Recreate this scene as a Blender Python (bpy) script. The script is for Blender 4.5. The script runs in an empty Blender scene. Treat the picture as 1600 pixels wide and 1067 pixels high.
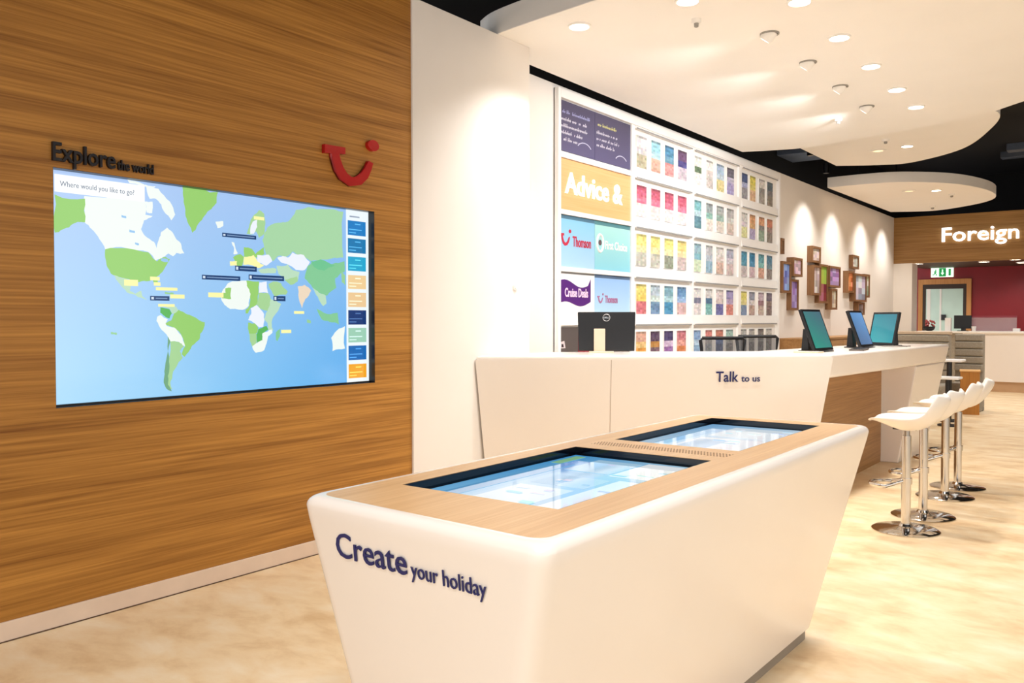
import bpy, bmesh, math, random
from mathutils import Vector, Matrix

# ------------------------------------------------------------------ camera, world, lights, exposure
scene = bpy.context.scene
COL = scene.collection
cam_data = bpy.data.cameras.new('camera')
cam_data.sensor_fit = 'HORIZONTAL'
cam_data.sensor_width = 36.0
cam_data.lens = 30.15
cam_data.clip_start = 0.05
cam_data.clip_end = 200
cam = bpy.data.objects.new('camera', cam_data)
COL.objects.link(cam)
cam.location = (0, 0, 1.42)
cam.rotation_euler = (math.radians(90 - 1.432), 0, math.radians(36.733))
scene.camera = cam

world = bpy.data.worlds.new('world')
scene.world = world
world.use_nodes = True
bg = world.node_tree.nodes['Background']
bg.inputs['Color'].default_value = (1.0, 0.995, 0.985, 1)
bg.inputs['Strength'].default_value = 0.95

vs = scene.view_settings
vs.view_transform = 'Standard'
vs.look = 'None'
vs.gamma = 1.0
vs.use_curve_mapping = False
vs.exposure = 0.58
scene.cycles.use_denoising = True
scene.cycles.max_bounces = 8
scene.cycles.sample_clamp_indirect = 6.0

DOWN_W = 75        # power of a ceiling downlight
EYE_W = 62        # power of an adjustable spot aimed at the display wall
WASH_W = 80        # wall washers over the pictures


def spot_light(name, loc, target, watts, angle=110, blend=0.6, color=(1, 0.982, 0.958), radius=0.06):
    d = bpy.data.lights.new(name, 'SPOT')
    d.energy = watts
    d.spot_size = math.radians(angle)
    d.spot_blend = blend
    d.color = color
    d.shadow_soft_size = radius
    o = bpy.data.objects.new(name, d)
    COL.objects.link(o)
    o.location = loc
    o.rotation_euler = (Vector(target) - Vector(loc)).to_track_quat('-Z', 'Y').to_euler()
    return o


# unseen fill spots without fixtures, added to brighten the front and back of the shop
for lx, ly, lw in ((-1.0, 1.4, 130), (-1.2, -0.6, 130), (0.6, 2.2, 110), (0.4, -0.6, 110), (1.8, 4.5, 58), (1.8, 8.0, 60), (1.4, 12.0, 150),
                   (-0.6, 14.6, 230), (-0.8, 4.3, 110), (-1.4, 17.4, 230), (1.2, 18.0, 150)):
    spot_light('fill_spot', (lx, ly, 4.2), (lx, ly, 0), lw, 118, 0.95)

# ------------------------------------------------------------------ colour and material helpers


def lin(c):
    return tuple((x / 255 / 12.92) if x / 255 <= 0.04045 else ((x / 255 + 0.055) / 1.055) ** 2.4 for x in c)


MATS = {}


def mat(name, rgb, rough=0.5, metal=0.0, noise=0.04, nscale=8.0, spec=0.5, coat=0.0, emit=None, estr=0.0, alpha=1.0, trans=0.0, bump=0.0):
    """Principled material with a slight procedural variation of its own colour; rgb in sRGB 0-255."""
    if name in MATS:
        return MATS[name]
    m = bpy.data.materials.new(name)
    m.use_nodes = True
    nt = m.node_tree
    b = nt.nodes['Principled BSDF']
    c = lin(rgb)
    tc = nt.nodes.new('ShaderNodeTexCoord')
    nz = nt.nodes.new('ShaderNodeTexNoise')
    nz.inputs['Scale'].default_value = nscale
    nz.inputs['Detail'].default_value = 3
    nt.links.new(tc.outputs['Object'], nz.inputs['Vector'])
    rp = nt.nodes.new('ShaderNodeValToRGB')
    rp.color_ramp.elements[0].position = 0.3
    rp.color_ramp.elements[1].position = 0.7
    rp.color_ramp.elements[0].color = (*[x * (1 - noise) for x in c], 1)
    rp.color_ramp.elements[1].color = (*[min(1, x * (1 + noise)) for x in c], 1)
    nt.links.new(nz.outputs['Fac'], rp.inputs['Fac'])
    nt.links.new(rp.outputs['Color'], b.inputs['Base Color'])
    b.inputs['Roughness'].default_value = rough
    b.inputs['Metallic'].default_value = metal
    b.inputs['Specular IOR Level'].default_value = spec
    b.inputs['Coat Weight'].default_value = coat
    b.inputs['Transmission Weight'].default_value = trans
    b.inputs['Alpha'].default_value = alpha
    if bump:
        bp = nt.nodes.new('ShaderNodeBump')
        bp.inputs['Strength'].default_value = bump
        bp.inputs['Distance'].default_value = 0.004
        nt.links.new(nz.outputs['Fac'], bp.inputs['Height'])
        nt.links.new(bp.outputs['Normal'], b.inputs['Normal'])
    if emit:
        b.inputs['Emission Color'].default_value = (*lin(emit), 1)
        b.inputs['Emission Strength'].default_value = estr
    MATS[name] = m
    return m


def wood(name, dark, light, axis='Y', scale=1.0, rough=0.45, contrast=1.0):
    """Oak veneer, grain running along axis."""
    m = bpy.data.materials.new(name)
    m.use_nodes = True
    nt = m.node_tree
    N, L = nt.nodes, nt.links
    b = N['Principled BSDF']
    tc = N.new('ShaderNodeTexCoord')

    def noise(sc, detail=4, dist=0.0):
        mp = N.new('ShaderNodeMapping')
        s = {'X': (sc[0], sc[1], sc[1]), 'Y': (sc[1], sc[0], sc[1]), 'Z': (sc[1], sc[1], sc[0])}[axis]
        mp.inputs['Scale'].default_value = [v * scale for v in s]
        L.new(tc.outputs['Object'], mp.inputs['Vector'])
        n = N.new('ShaderNodeTexNoise')
        n.inputs['Scale'].default_value = 1
        n.inputs['Detail'].default_value = detail
        n.inputs['Distortion'].default_value = dist
        L.new(mp.outputs['Vector'], n.inputs['Vector'])
        return n.outputs['Fac']
    a = noise((0.35, 11.0), 4, 1.4)
    f = noise((1.4, 90.0), 4, 0.3)
    g = noise((0.12, 1.2), 2, 0.4)

    def mul_add(x, k, y):
        q = N.new('ShaderNodeMath')
        q.operation = 'MULTIPLY_ADD'
        L.new(x, q.inputs[0])
        q.inputs[1].default_value = k
        if isinstance(y, float):
            q.inputs[2].default_value = y
        else:
            L.new(y, q.inputs[2])
        return q.outputs[0]
    t = mul_add(a, 0.75 * contrast, mul_add(f, 0.9 * contrast, mul_add(g, 0.5 * contrast, 0.5 - 1.075 * contrast)))
    rp = N.new('ShaderNodeValToRGB')
    rp.color_ramp.elements[0].position = 0.12
    rp.color_ramp.elements[1].position = 0.78
    rp.color_ramp.elements[0].color = (*lin(dark), 1)
    rp.color_ramp.elements[1].color = (*lin(light), 1)
    L.new(t, rp.inputs['Fac'])
    L.new(rp.outputs['Color'], b.inputs['Base Color'])
    b.inputs['Roughness'].default_value = rough
    b.inputs['Specular IOR Level'].default_value = 0.35
    MATS[name] = m
    return m


def print_mat(name, emission, rough=0.35):
    """Printed or lit surface whose artwork is the colour attribute 'print'."""
    m = bpy.data.materials.new(name)
    m.use_nodes = True
    nt = m.node_tree
    b = nt.nodes['Principled BSDF']
    at = nt.nodes.new('ShaderNodeAttribute')
    at.attribute_name = 'print'
    b.inputs['Roughness'].default_value = rough
    if emission:
        b.inputs['Base Color'].default_value = (0.01, 0.01, 0.012, 1)
        nt.links.new(at.outputs['Color'], b.inputs['Emission Color'])
        b.inputs['Emission Strength'].default_value = emission
    else:
        nt.links.new(at.outputs['Color'], b.inputs['Base Color'])
    MATS[name] = m
    return m


# ------------------------------------------------------------------ mesh helpers
class MB:
    def __init__(self):
        self.v, self.f, self.m, self.c = [], [], [], []
        self.mi, self.col = 0, (1, 1, 1)

    def vert(self, p):
        self.v.append(tuple(p))
        return len(self.v) - 1

    def face(self, idx):
        self.f.append(list(idx))
        self.m.append(self.mi)
        self.c.append(self.col)

    def poly(self, pts):
        self.face([self.vert(p) for p in pts])
        return self

    def box(self, x0, x1, y0, y1, z0, z1):
        i = [self.vert((x, y, z)) for z in (z0, z1) for x, y in ((x0, y0), (x1, y0), (x1, y1), (x0, y1))]
        for q in ((3, 2, 1, 0), (4, 5, 6, 7), (0, 1, 5, 4), (1, 2, 6, 5), (2, 3, 7, 6), (3, 0, 4, 7)):
            self.face([i[k] for k in q])
        return self

    def loft(self, secs, cap0=True, cap1=True):
        rings = [[self.vert(p) for p in s] for s in secs]
        n = len(secs[0])
        for a, b in zip(rings, rings[1:]):
            for k in range(n):
                self.face([a[k], a[(k + 1) % n], b[(k + 1) % n], b[k]])
        if cap0:
            self.face(rings[0][::-1])
        if cap1:
            self.face(rings[-1])
        return self

    def prism(self, pts, z0, z1):
        return self.loft([[(x, y, z0) for x, y in pts], [(x, y, z1) for x, y in pts]])

    def cyl(self, c, r, z0, z1, n=32, r1=None):
        r1 = r if r1 is None else r1
        s = []
        for rr, z in ((r, z0), (r1, z1)):
            s.append([(c[0] + rr * math.cos(2 * math.pi * k / n), c[1] + rr * math.sin(2 * math.pi * k / n), z) for k in range(n)])
        return self.loft(s)

    def lathe(self, prof, n=40, c=(0, 0), cap0=True, cap1=True):
        return self.loft([[(c[0] + r * math.cos(2 * math.pi * k / n), c[1] + r * math.sin(2 * math.pi * k / n), z) for k in range(n)] for r, z in prof], cap0, cap1)

    def tube(self, pts, r, n=12, closed=False):
        P = [Vector(p) for p in pts]
        m = len(P)
        secs = []
        up = Vector((0, 0, 1))
        for i, p in enumerate(P):
            a = P[(i - 1) % m] if closed or i else P[i]
            b = P[(i + 1) % m] if closed or i < m - 1 else P[i]
            t = (b - a).normalized()
            u = up if abs(t.dot(up)) < 0.95 else Vector((1, 0, 0))
            s = t.cross(u).normalized()
            w = s.cross(t)
            secs.append([p + r * (math.cos(2 * math.pi * k / n) * s + math.sin(2 * math.pi * k / n) * w) for k in range(n)])
        if closed:
            secs.append(secs[0])
        return self.loft(secs, not closed, not closed)

    def add(self, other, M=None):
        o = len(self.v)
        self.v += [tuple(M @ Vector(p)) if M else p for p in other.v]
        self.f += [[k + o for k in q] for q in other.f]
        self.m += [self.mi] * len(other.f)
        self.c += [self.col] * len(other.f)
        return self

    def xf(self, M):
        self.v = [tuple(M @ Vector(p)) for p in self.v]
        return self

    def build(self, name, mats, parent=None, smooth=False, bevel=0.0, seg=2, attr=False, angle=35, weld=True):
        me = bpy.data.meshes.new(name)
        me.from_pydata(self.v, [], self.f)
        mats = mats if isinstance(mats, (list, tuple)) else [mats]
        for q in mats:
            me.materials.append(q)
        for p, k in zip(me.polygons, self.m):
            p.material_index = k
        if attr:
            a = me.color_attributes.new('print', 'FLOAT_COLOR', 'CORNER')
            i = 0
            for p, c in zip(me.polygons, self.c):
                for j, _ in enumerate(p.vertices):
                    cc = c[j] if isinstance(c[0], (tuple, list)) else c
                    a.data[i].color = (*lin(cc), 1)
                    i += 1
        elif weld:
            bm = bmesh.new()
            bm.from_mesh(me)
            bmesh.ops.remove_doubles(bm, verts=bm.verts, dist=1e-5)
            bmesh.ops.recalc_face_normals(bm, faces=bm.faces)
            bm.to_mesh(me)
            bm.free()
        if smooth:
            bm = bmesh.new()
            bm.from_mesh(me)
            for f in bm.faces:
                f.smooth = True
            for e in bm.edges:
                if len(e.link_faces) == 2 and e.calc_face_angle(0) > math.radians(angle):
                    e.smooth = False
            bm.to_mesh(me)
            bm.free()
        o = bpy.data.objects.new(name, me)
        COL.objects.link(o)
        if parent:
            o.parent = parent
        if bevel:
            bv = o.modifiers.new('bevel', 'BEVEL')
            bv.width = bevel
            bv.segments = seg
            bv.limit_method = 'ANGLE'
            bv.angle_limit = math.radians(40)
            if not smooth:
                for p in me.polygons:
                    p.use_smooth = False
        return o


def tag(o, label, cat, group=None):
    o['label'] = label
    o['category'] = cat
    if group:
        o['group'] = group
    return o


def thing(name, label, cat, loc=(0, 0, 0), rz=0.0, group=None):
    o = bpy.data.objects.new(name, None)
    COL.objects.link(o)
    o.empty_display_size = 0.1
    o.location = loc
    o.rotation_euler = (0, 0, rz)
    return tag(o, label, cat, group)


def struct(o):
    o['kind'] = 'structure'
    return o


def kids(o):
    return [c for c in bpy.data.objects if c.parent == o]


def copy_tree(root, loc, rz, label, group):
    r = root.copy()
    COL.objects.link(r)
    r.location = loc
    r.rotation_euler = (0, 0, rz)
    r['label'] = label
    r['group'] = group
    for ch in kids(root):
        c = ch.copy()
        COL.objects.link(c)
        c.parent = r
        for g in kids(ch):
            d = g.copy()
            COL.objects.link(d)
            d.parent = c
    return r


def rrect(x0, x1, y0, y1, r, n=6):
    pts = []
    for cx, cy, a0 in ((x1 - r, y1 - r, 0), (x0 + r, y1 - r, 90), (x0 + r, y0 + r, 180), (x1 - r, y0 + r, 270)):
        for k in range(n + 1):
            a = math.radians(a0 + 90 * k / n)
            pts.append((cx + r * math.cos(a), cy + r * math.sin(a)))
    return pts


def text_mb(body, cap, width=None, bold=0.0, depth=0.004, xcap='E'):
    """Lettering in the XY plane, baseline on y=0 from x=0, capitals `cap` high, squeezed to `width`."""
    cu = bpy.data.curves.new('lettering', 'FONT')
    cu.body = body
    cu.size = 1.0
    cu.offset = bold
    cu.extrude = 0.5
    cu.resolution_u = 3
    ob = bpy.data.objects.new('lettering', cu)
    COL.objects.link(ob)
    dg = bpy.context.evaluated_depsgraph_get()
    me = bpy.data.meshes.new_from_object(ob.evaluated_get(dg))
    bpy.data.objects.remove(ob)
    xs = [v.co.x for v in me.vertices]
    k = cap / 0.73
    kx = k if width is None else width / (max(xs) - min(xs))
    mb = MB()
    mb.v = [((v.co.x - min(xs)) * kx, v.co.y * k, (v.co.z + 0.5) * depth) for v in me.vertices]
    mb.f = [list(p.vertices) for p in me.polygons]
    mb.m = [0] * len(mb.f)
    mb.c = [(1, 1, 1)] * len(mb.f)
    bpy.data.meshes.remove(me)
    return mb


def frame_mat(o, xd, yd):
    """Matrix placing local X along xd, local Y along yd at origin o."""
    x = Vector(xd).normalized()
    z = x.cross(Vector(yd)).normalized()
    y = z.cross(x)
    return Matrix(((x.x, y.x, z.x, o[0]), (x.y, y.y, z.y, o[1]), (x.z, y.z, z.z, o[2]), (0, 0, 0, 1)))


def wall_m(x, y, z):
    """Frame on a wall facing +X: local X runs along +Y, local Y up."""
    return frame_mat((x, y, z), (0, 1, 0), (0, 0, 1))


def smile(n=20):
    """The smile mark drawn in a unit box (x 0..1, y 0..1): a bar, a curved stroke and a dot."""
    mb = MB()
    mb.prism([(0.0, 0.73), (0.37, 0.745), (0.37, 0.62), (0.0, 0.57)], 0, 0.97)
    cl = [(0.185, 0.64), (0.207, 0.484), (0.264, 0.314), (0.345, 0.19), (0.475, 0.115), (0.619, 0.158), (0.73, 0.278), (0.805, 0.431), (0.856, 0.567)]
    wd = [0.07, 0.073, 0.082, 0.088, 0.088, 0.085, 0.075, 0.06, 0.045]
    lo, hi = [], []
    for i, (x, y) in enumerate(cl):
        a = cl[max(0, i - 1)]
        b = cl[min(len(cl) - 1, i + 1)]
        t = Vector((b[0] - a[0], b[1] - a[1])).normalized()
        lo.append((x + t.y * wd[i], y - t.x * wd[i]))
        hi.append((x - t.y * wd[i], y + t.x * wd[i]))
    for i in range(len(cl) - 1):
        mb.prism([lo[i], lo[i + 1], hi[i + 1], hi[i]], 0, 1)
    mb.cyl((0.907, 0.905), 0.108, 0, 1, 24)
    return mb


# ------------------------------------------------------------------ materials
WHITE = mat('white_solid_surface', (246, 236, 226), 0.22, noise=0.015, nscale=1.5, coat=0.15)
WALLW = mat('white_painted_wall', (240, 233, 226), 0.7, noise=0.015, nscale=2)
RAFTW = mat('white_ceiling_paint', (246, 243, 239), 0.75, noise=0.01, nscale=2)
BLACKC = mat('black_void_paint', (12, 12, 16), 0.8, noise=0.2, nscale=3)
DUCT = mat('dark_duct_metal', (70, 80, 98), 0.55, noise=0.2, nscale=4)
OAK = wood('oak_wall_veneer', (114, 66, 14), (198, 140, 64), 'Y')
OAKT = wood('oak_table_veneer', (196, 146, 92), (226, 184, 134), 'Y', 1.6, 0.35, 0.8)
OAKX = wood('oak_bulkhead_veneer', (132, 92, 48), (190, 146, 88), 'X', 0.9)
OAKD = wood('oak_desk_panel', (140, 98, 54), (188, 142, 90), 'Y', 1.2)
ORANGEW = wood('orange_wood_print', (226, 160, 100), (240, 194, 142), 'Y', 1.2, 0.5, 0.6)
BLACK = mat('black_plastic', (16, 16, 20), 0.35, noise=0.1)
BLACKG = mat('black_glass', (10, 14, 24), 0.08, noise=0.05)
LETTER = mat('black_letter', (22, 16, 20), 0.5, noise=0.05)
NAVY = mat('navy_letter_vinyl', (20, 28, 96), 0.4, noise=0.03)
RED = mat('red_acrylic', (178, 14, 18), 0.3, noise=0.05)
CHROME = mat('polished_chrome', (214, 210, 206), 0.1, 1.0, noise=0.02)
STOOLW = mat('white_stool_shell', (246, 238, 228), 0.3, noise=0.01, coat=0.2)
GREYP = mat('grey_plinth', (150, 138, 124), 0.5, noise=0.08)
PLINTH = mat('pale_skirting', (232, 210, 190), 0.5, noise=0.04)
RACKW = mat('white_rack_laminate', (246, 244, 242), 0.4, noise=0.01)
GREYT = mat('grey_shelf_shadow', (150, 150, 150), 0.5, noise=0.05)
PRINT = print_mat('printed_paper', 0)
SCREEN = print_mat('lit_screen', 0.70, 0.12)
SCREEN2 = print_mat('lit_table_screen', 0.5, 0.05)
LAMP = mat('lamp_lens', (255, 250, 240), 0.4, emit=(255, 244, 224), estr=14)
LED = mat('led_strip', (255, 255, 255), 0.5, emit=(235, 246, 255), estr=5)
GREYM = mat('grey_fixture', (150, 146, 140), 0.5, noise=0.05)
CRIMSON = mat('crimson_wall_paint', (132, 10, 24), 0.45, noise=0.06, nscale=3)
GLASSG = mat('pale_green_glass', (196, 220, 208), 0.08, noise=0.04, nscale=3)
CLEAR = mat('clear_acrylic', (225, 225, 230), 0.05, alpha=0.22, noise=0.0)
GREYF = mat('grey_upholstery', (158, 148, 132), 0.9, noise=0.12, nscale=40, bump=0.3)
PALEW = wood('pale_frame_wood', (100, 68, 44), (148, 108, 72), 'Z', 3)
MESHM = mat('mesh_fabric', (60, 62, 66), 0.8, alpha=0.62, noise=0.1, nscale=60)
EXITW = mat('exit_sign_white', (220, 250, 225), 0.4, emit=(214, 255, 222), estr=1.0)
EXITG = mat('exit_sign_green', (10, 120, 60), 0.4, emit=(14, 130, 60), estr=0.6)
SOFTW = mat('soft_lit_letter', (255, 255, 255), 0.4, emit=(255, 252, 244), estr=0.35)
SIGNW = mat('lit_sign_letter', (255, 255, 255), 0.4, emit=(244, 250, 255), estr=0.9)


def floor_material():
    m = bpy.data.materials.new('cream_mottled_floor')
    m.use_nodes = True
    nt = m.node_tree
    N, L = nt.nodes, nt.links
    b = N['Principled BSDF']
    tc = N.new('ShaderNodeTexCoord')
    mp = N.new('ShaderNodeMapping')
    mp.inputs['Scale'].default_value = (1.3, 2.2, 1)
    mp.inputs['Rotation'].default_value = (0, 0, 0.6)
    L.new(tc.outputs['Object'], mp.inputs['Vector'])
    n1 = N.new('ShaderNodeTexNoise')
    n1.inputs['Scale'].default_value = 2.2
    n1.inputs['Detail'].default_value = 6
    n1.inputs['Roughness'].default_value = 0.62
    n1.inputs['Distortion'].default_value = 0.25
    L.new(mp.outputs['Vector'], n1.inputs['Vector'])
    rp = N.new('ShaderNodeValToRGB')
    e = rp.color_ramp.elements
    e[0].position, e[0].color = 0.3, (*lin((216, 180, 134)), 1)
    e[1].position, e[1].color = 0.68, (*lin((243, 223, 190)), 1)
    k = e.new(0.5)
    k.color = (*lin((236, 208, 166)), 1)
    L.new(n1.outputs['Fac'], rp.inputs['Fac'])
    L.new(rp.outputs['Color'], b.inputs['Base Color'])
    b.inputs['Roughness'].default_value = 0.38
    b.inputs['Specular IOR Level'].default_value = 0.35
    return m


# ------------------------------------------------------------------ the setting
XW = -4.045            # face of the oak wall
struct(MB().box(-5.5, 7, -4, 23, -0.06, 0).build('floor', floor_material()))
struct(MB().box(-5.5, 7, -4, 23, 4.8, 4.9).build('ceiling', BLACKC))

w = MB()
TY0, TY1, TZ0, TZ1 = 1.905, 3.931, 1.013, 2.121          # opening for the screen
w.box(-4.25, XW, -1.5, TY0, 0.0, 3.6).box(-4.25, XW, TY1, 4.276, 0.0, 3.6)
w.box(-4.25, XW, TY0, TY1, 0.0, TZ0).box(-4.25, XW, TY0, TY1, TZ1, 3.6)
struct(w.build('wall_left', OAK))
struct(MB().box(XW, XW + 0.014, -1.5, 4.276, 0, 0.088).build('baseboard_left', PLINTH, bevel=0.003))
struct(MB().box(XW, XW + 0.017, -1.5, 4.276, 0, 0.005).build('trim_1', mat('shaded_floor_joint', (84, 58, 38), 0.7)))  # dark strip stands in for the shaded gap below the baseboard
struct(MB().box(-4.25, -4.03, 4.276, 5.636, 0, 3.6).build('wall_partition', WALLW, bevel=0.004))
struct(MB().box(-4.62, -4.45, 5.3, 19.75, 0, 3.6).build('wall_side', WALLW))
struct(MB().box(-5.2, -4.9, -1.5, 22.7, 3.4, 4.8).build('wall_upper', BLACKC))
struct(MB().box(-5.2, 7, 22.5, 22.7, 0, 2.72).build('wall_back', CRIMSON))
struct(MB().box(-5.2, 7, 22.72, 22.9, 2.72, 4.8).build('wall_back_upper', BLACKC))
struct(MB().box(-4.45, 6, 19.6, 19.72, 2.62, 3.595).build('wall_bulkhead', OAKX, bevel=0.003))
SOFF = mat('dark_soffit', (66, 40, 24), 0.6, noise=0.1)
struct(MB().box(-4.45, 6, 19.72, 22.5, 2.655, 2.72).build('ceiling_soffit', SOFF))
struct(MB().box(-4.45, -4.08, 19.6, 20.1, 0, 2.62).build('wall_return', WALLW))
struct(MB().box(6.6, 6.7, 9, 22.5, 0, 4.8).build('wall_right', WALLW))
# door in the crimson wall
d = struct(MB().box(-4.53, -4.43, 22.44, 22.5, 0, 2.39).box(-3.49, -3.39, 22.44, 22.5, 0, 2.39).box(-4.43, -3.49, 22.44, 22.5, 2.27, 2.39)
           .build('door_1', wood('door_oak_frame', (168, 108, 54), (206, 146, 86), 'Z', 2), bevel=0.004))
MB().box(-4.36, -3.56, 22.455, 22.49, 0.02, 2.16).build('glass_leaf', GLASSG, d)
MB().box(-4.34, -4.26, 22.45, 22.456, 0.02, 2.16).box(-4.06, -4.02, 22.448, 22.456, 0.02, 2.16).build('glass_rail', WALLW, d)
MB().box(-4.43, -4.36, 22.45, 22.495, 0.02, 2.27).box(-3.56, -3.49, 22.45, 22.495, 0.02, 2.27).box(-4.36, -3.56, 22.45, 22.495, 2.16, 2.27).build('rebate', mat('dark_rebate', (52, 34, 24), 0.6), d)
MB().box(-4.02, -3.92, 22.42, 22.456, 1.42, 1.55).build('door_lock', BLACK, d)


def spline(pts, n=10):
    """Closed Catmull-Rom through pts; a point given with a third value True is a corner."""
    out = []
    m = len(pts)
    for i in range(m):
        p1, p2 = pts[i], pts[(i + 1) % m]
        if len(p1) > 2 and len(p2) > 2:
            out.append(p1[:2])
            continue
        p0 = pts[i - 1] if len(p1) < 3 else p1
        p3 = pts[(i + 2) % m] if len(p2) < 3 else p2
        for k in range(n):
            t = k / n
            out.append(tuple(0.5 * (2 * p1[a] + (p2[a] - p0[a]) * t + (2 * p0[a] - 5 * p1[a] + 4 * p2[a] - p3[a]) * t * t + (3 * p1[a] - p0[a] - 3 * p2[a] + p3[a]) * t ** 3) for a in (0, 1)))
    return out


RAFT_EDGE = mat('raft_rim_grey', (150, 146, 156), 0.6, noise=0.02)


def raft(pts, z, t, label):
    o = MB().prism(spline(pts), z, z + t).build('ceiling_raft', RAFTW, smooth=True, bevel=0.006)
    tag(o, label, 'ceiling panel', 'suspended ceiling rafts')
    return o


raft([(-4.30, 5.34, True), (-4.02, 5.22), (-3.25, 5.10), (-2.4, 5.0), (-1.4, 4.95), (-0.3, 5.25), (0.4, 6.2), (0.5, 7.5), (0.15, 8.6), (-0.45, 9.45), (-1.05, 9.95),
      (-1.5, 10.35), (-2.19, 10.62), (-3.0, 10.86), (-3.62, 10.97), (-4.30, 10.76, True)], 3.6, 0.19, 'largest white curved ceiling raft hanging over the front counter with two rows of lights')
raft([(-3.95, 11.2, True), (-3.95, 13.66, True), (-3.43, 13.97), (-2.95, 14.05), (-2.18, 13.40), (-1.69, 12.31), (-1.45, 11.3), (-1.8, 10.7), (-2.8, 10.6)], 3.8, 0.17,
     'white curved ceiling raft just beyond the largest one, holding one bright downlight')
raft([(-4.33, 14.5, True), (-3.75, 14.48), (-3.2, 14.62), (-2.6, 15.25), (-2.28, 16.2), (-2.22, 17.1), (-2.4, 17.8), (-2.88, 18.4), (-3.55, 18.8), (-4.27, 18.5, True)], 3.6, 0.17,
     'small rounded white ceiling raft near the back wall above the lit lettering')

# ducts up in the black void
tag(MB().box(-4.86, -3.2, 13.6, 14.35, 4.05, 4.45).build('ceiling_duct', DUCT, bevel=0.01), 'dark blue grey duct box hanging in the black void beyond the largest raft', 'duct', 'ducts in the ceiling void')
for (x0, x1, y, z, lab) in ((-2.0, 4.0, 16.5, 4.25, 'lower of two dark ducts crossing the black void at the upper right'),
                            (-2.4, 4.0, 19.0, 4.55, 'higher, farther dark duct crossing the black ceiling void at the upper right')):
    tag(MB().box(x0, x1, y, y + 0.25, z, z + 0.12).build('ceiling_duct', DUCT, bevel=0.01), lab, 'duct', 'ducts in the ceiling void')


# ------------------------------------------------------------------ ceiling fixtures
def down_bm(r):
    ring = MB().lathe([(r, 0.0), (r, -0.012), (r * 0.86, -0.014), (r * 0.78, -0.002), (r * 0.78, 0.0)], 28, cap0=False, cap1=False)
    lens = MB().cyl((0, 0), r * 0.79, -0.004, -0.001, 28)
    return ring, lens


def downlight(x, y, z, label, r=0.085, watts=0, aim=None):
    t = thing('downlight', label, 'ceiling light', (x, y, z), 0, 'recessed downlights')
    ring, lens = down_bm(r)
    ring.build('trim_ring', RAFTW, t, smooth=True)
    lens.build('lens', LAMP, t)
    if watts:
        spot_light('downlight_lamp', (x, y, z - 0.03), aim or (x, y, 0), watts, 125, 0.7)


ROW = ['nearest', 'second', 'third', 'fourth', 'fifth', 'farthest']
for k, y in enumerate((5.0, 5.92, 6.85, 7.78, 8.71, 9.53)):
    if k == 0:
        continue
    downlight(-1.965, y, 3.6, 'round recessed downlight, %s of the long row of five in the largest ceiling raft' % ['', 'nearest', 'second', 'third', 'fourth', 'farthest'][k], watts=DOWN_W)
downlight(-2.573, 5.45, 3.6, 'round recessed downlight at the near edge of the largest raft, beside the tiny detector', watts=DOWN_W)
downlight(-3.434, 5.434, 3.6, 'round recessed downlight above the white partition end', watts=DOWN_W)
downlight(-2.72, 12.67, 3.8, 'bright round downlight in the second curved raft', watts=DOWN_W)
downlight(-2.937, 15.84, 3.6, 'bright round downlight in the small rounded raft near the back wall', watts=DOWN_W)


def eyeball(x, y, z, label, target=None):
    """Semi-recessed adjustable spot: collar ring, tilted barrel, lens turned to the wall."""
    t = thing('adjustable_spot', label, 'ceiling light', (x, y, z), 0, 'adjustable spots')
    MB().lathe([(0.10, 0.0), (0.10, -0.012), (0.082, -0.014), (0.078, 0.0)], 28, cap0=False, cap1=False).build('collar_ring', GREYM, t, smooth=True)
    M = Matrix.Rotation(math.radians(38), 4, 'Y')
    MB().lathe([(0.075, 0.03), (0.075, -0.05), (0.06, -0.085), (0.05, -0.085), (0.046, -0.06)], 24, cap0=False).xf(M).build('barrel', RAFTW, t, smooth=True)
    MB().cyl((0, 0), 0.044, -0.07, -0.066, 24).xf(M).build('lens', LAMP, t)
    for c in kids(t):
        c.scale = (0.72, 0.72, 0.72)
    if target:
        spot_light('spot_lamp', (x - 0.07, y, z - 0.11), target, EYE_W, 105, 0.8, (0.97, 0.985, 1.0), 0.04)


for k, (y, n) in enumerate(zip((6.446, 7.355, 8.291, 9.225), ('nearest', 'second', 'third', 'farthest'))):
    eyeball(-2.365, y, 3.6, 'grey adjustable spot tilted to the brochure wall, %s of four in a row' % n, (-4.4, y + 0.4 + k * 0.35, 2.1))


def detector(x, y, z, r, label):
    t = thing('smoke_detector', label, 'detector', (x, y, z), 0, 'small ceiling detectors')
    MB().lathe([(r, 0), (r, -0.02), (r * 0.85, -0.03)], 20).build('base', RAFTW, t, smooth=True)
    MB().lathe([(r * 0.5, -0.03), (r * 0.45, -0.055), (r * 0.2, -0.06)], 16).build('sensor_head', GREYM, t, smooth=True)


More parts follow.
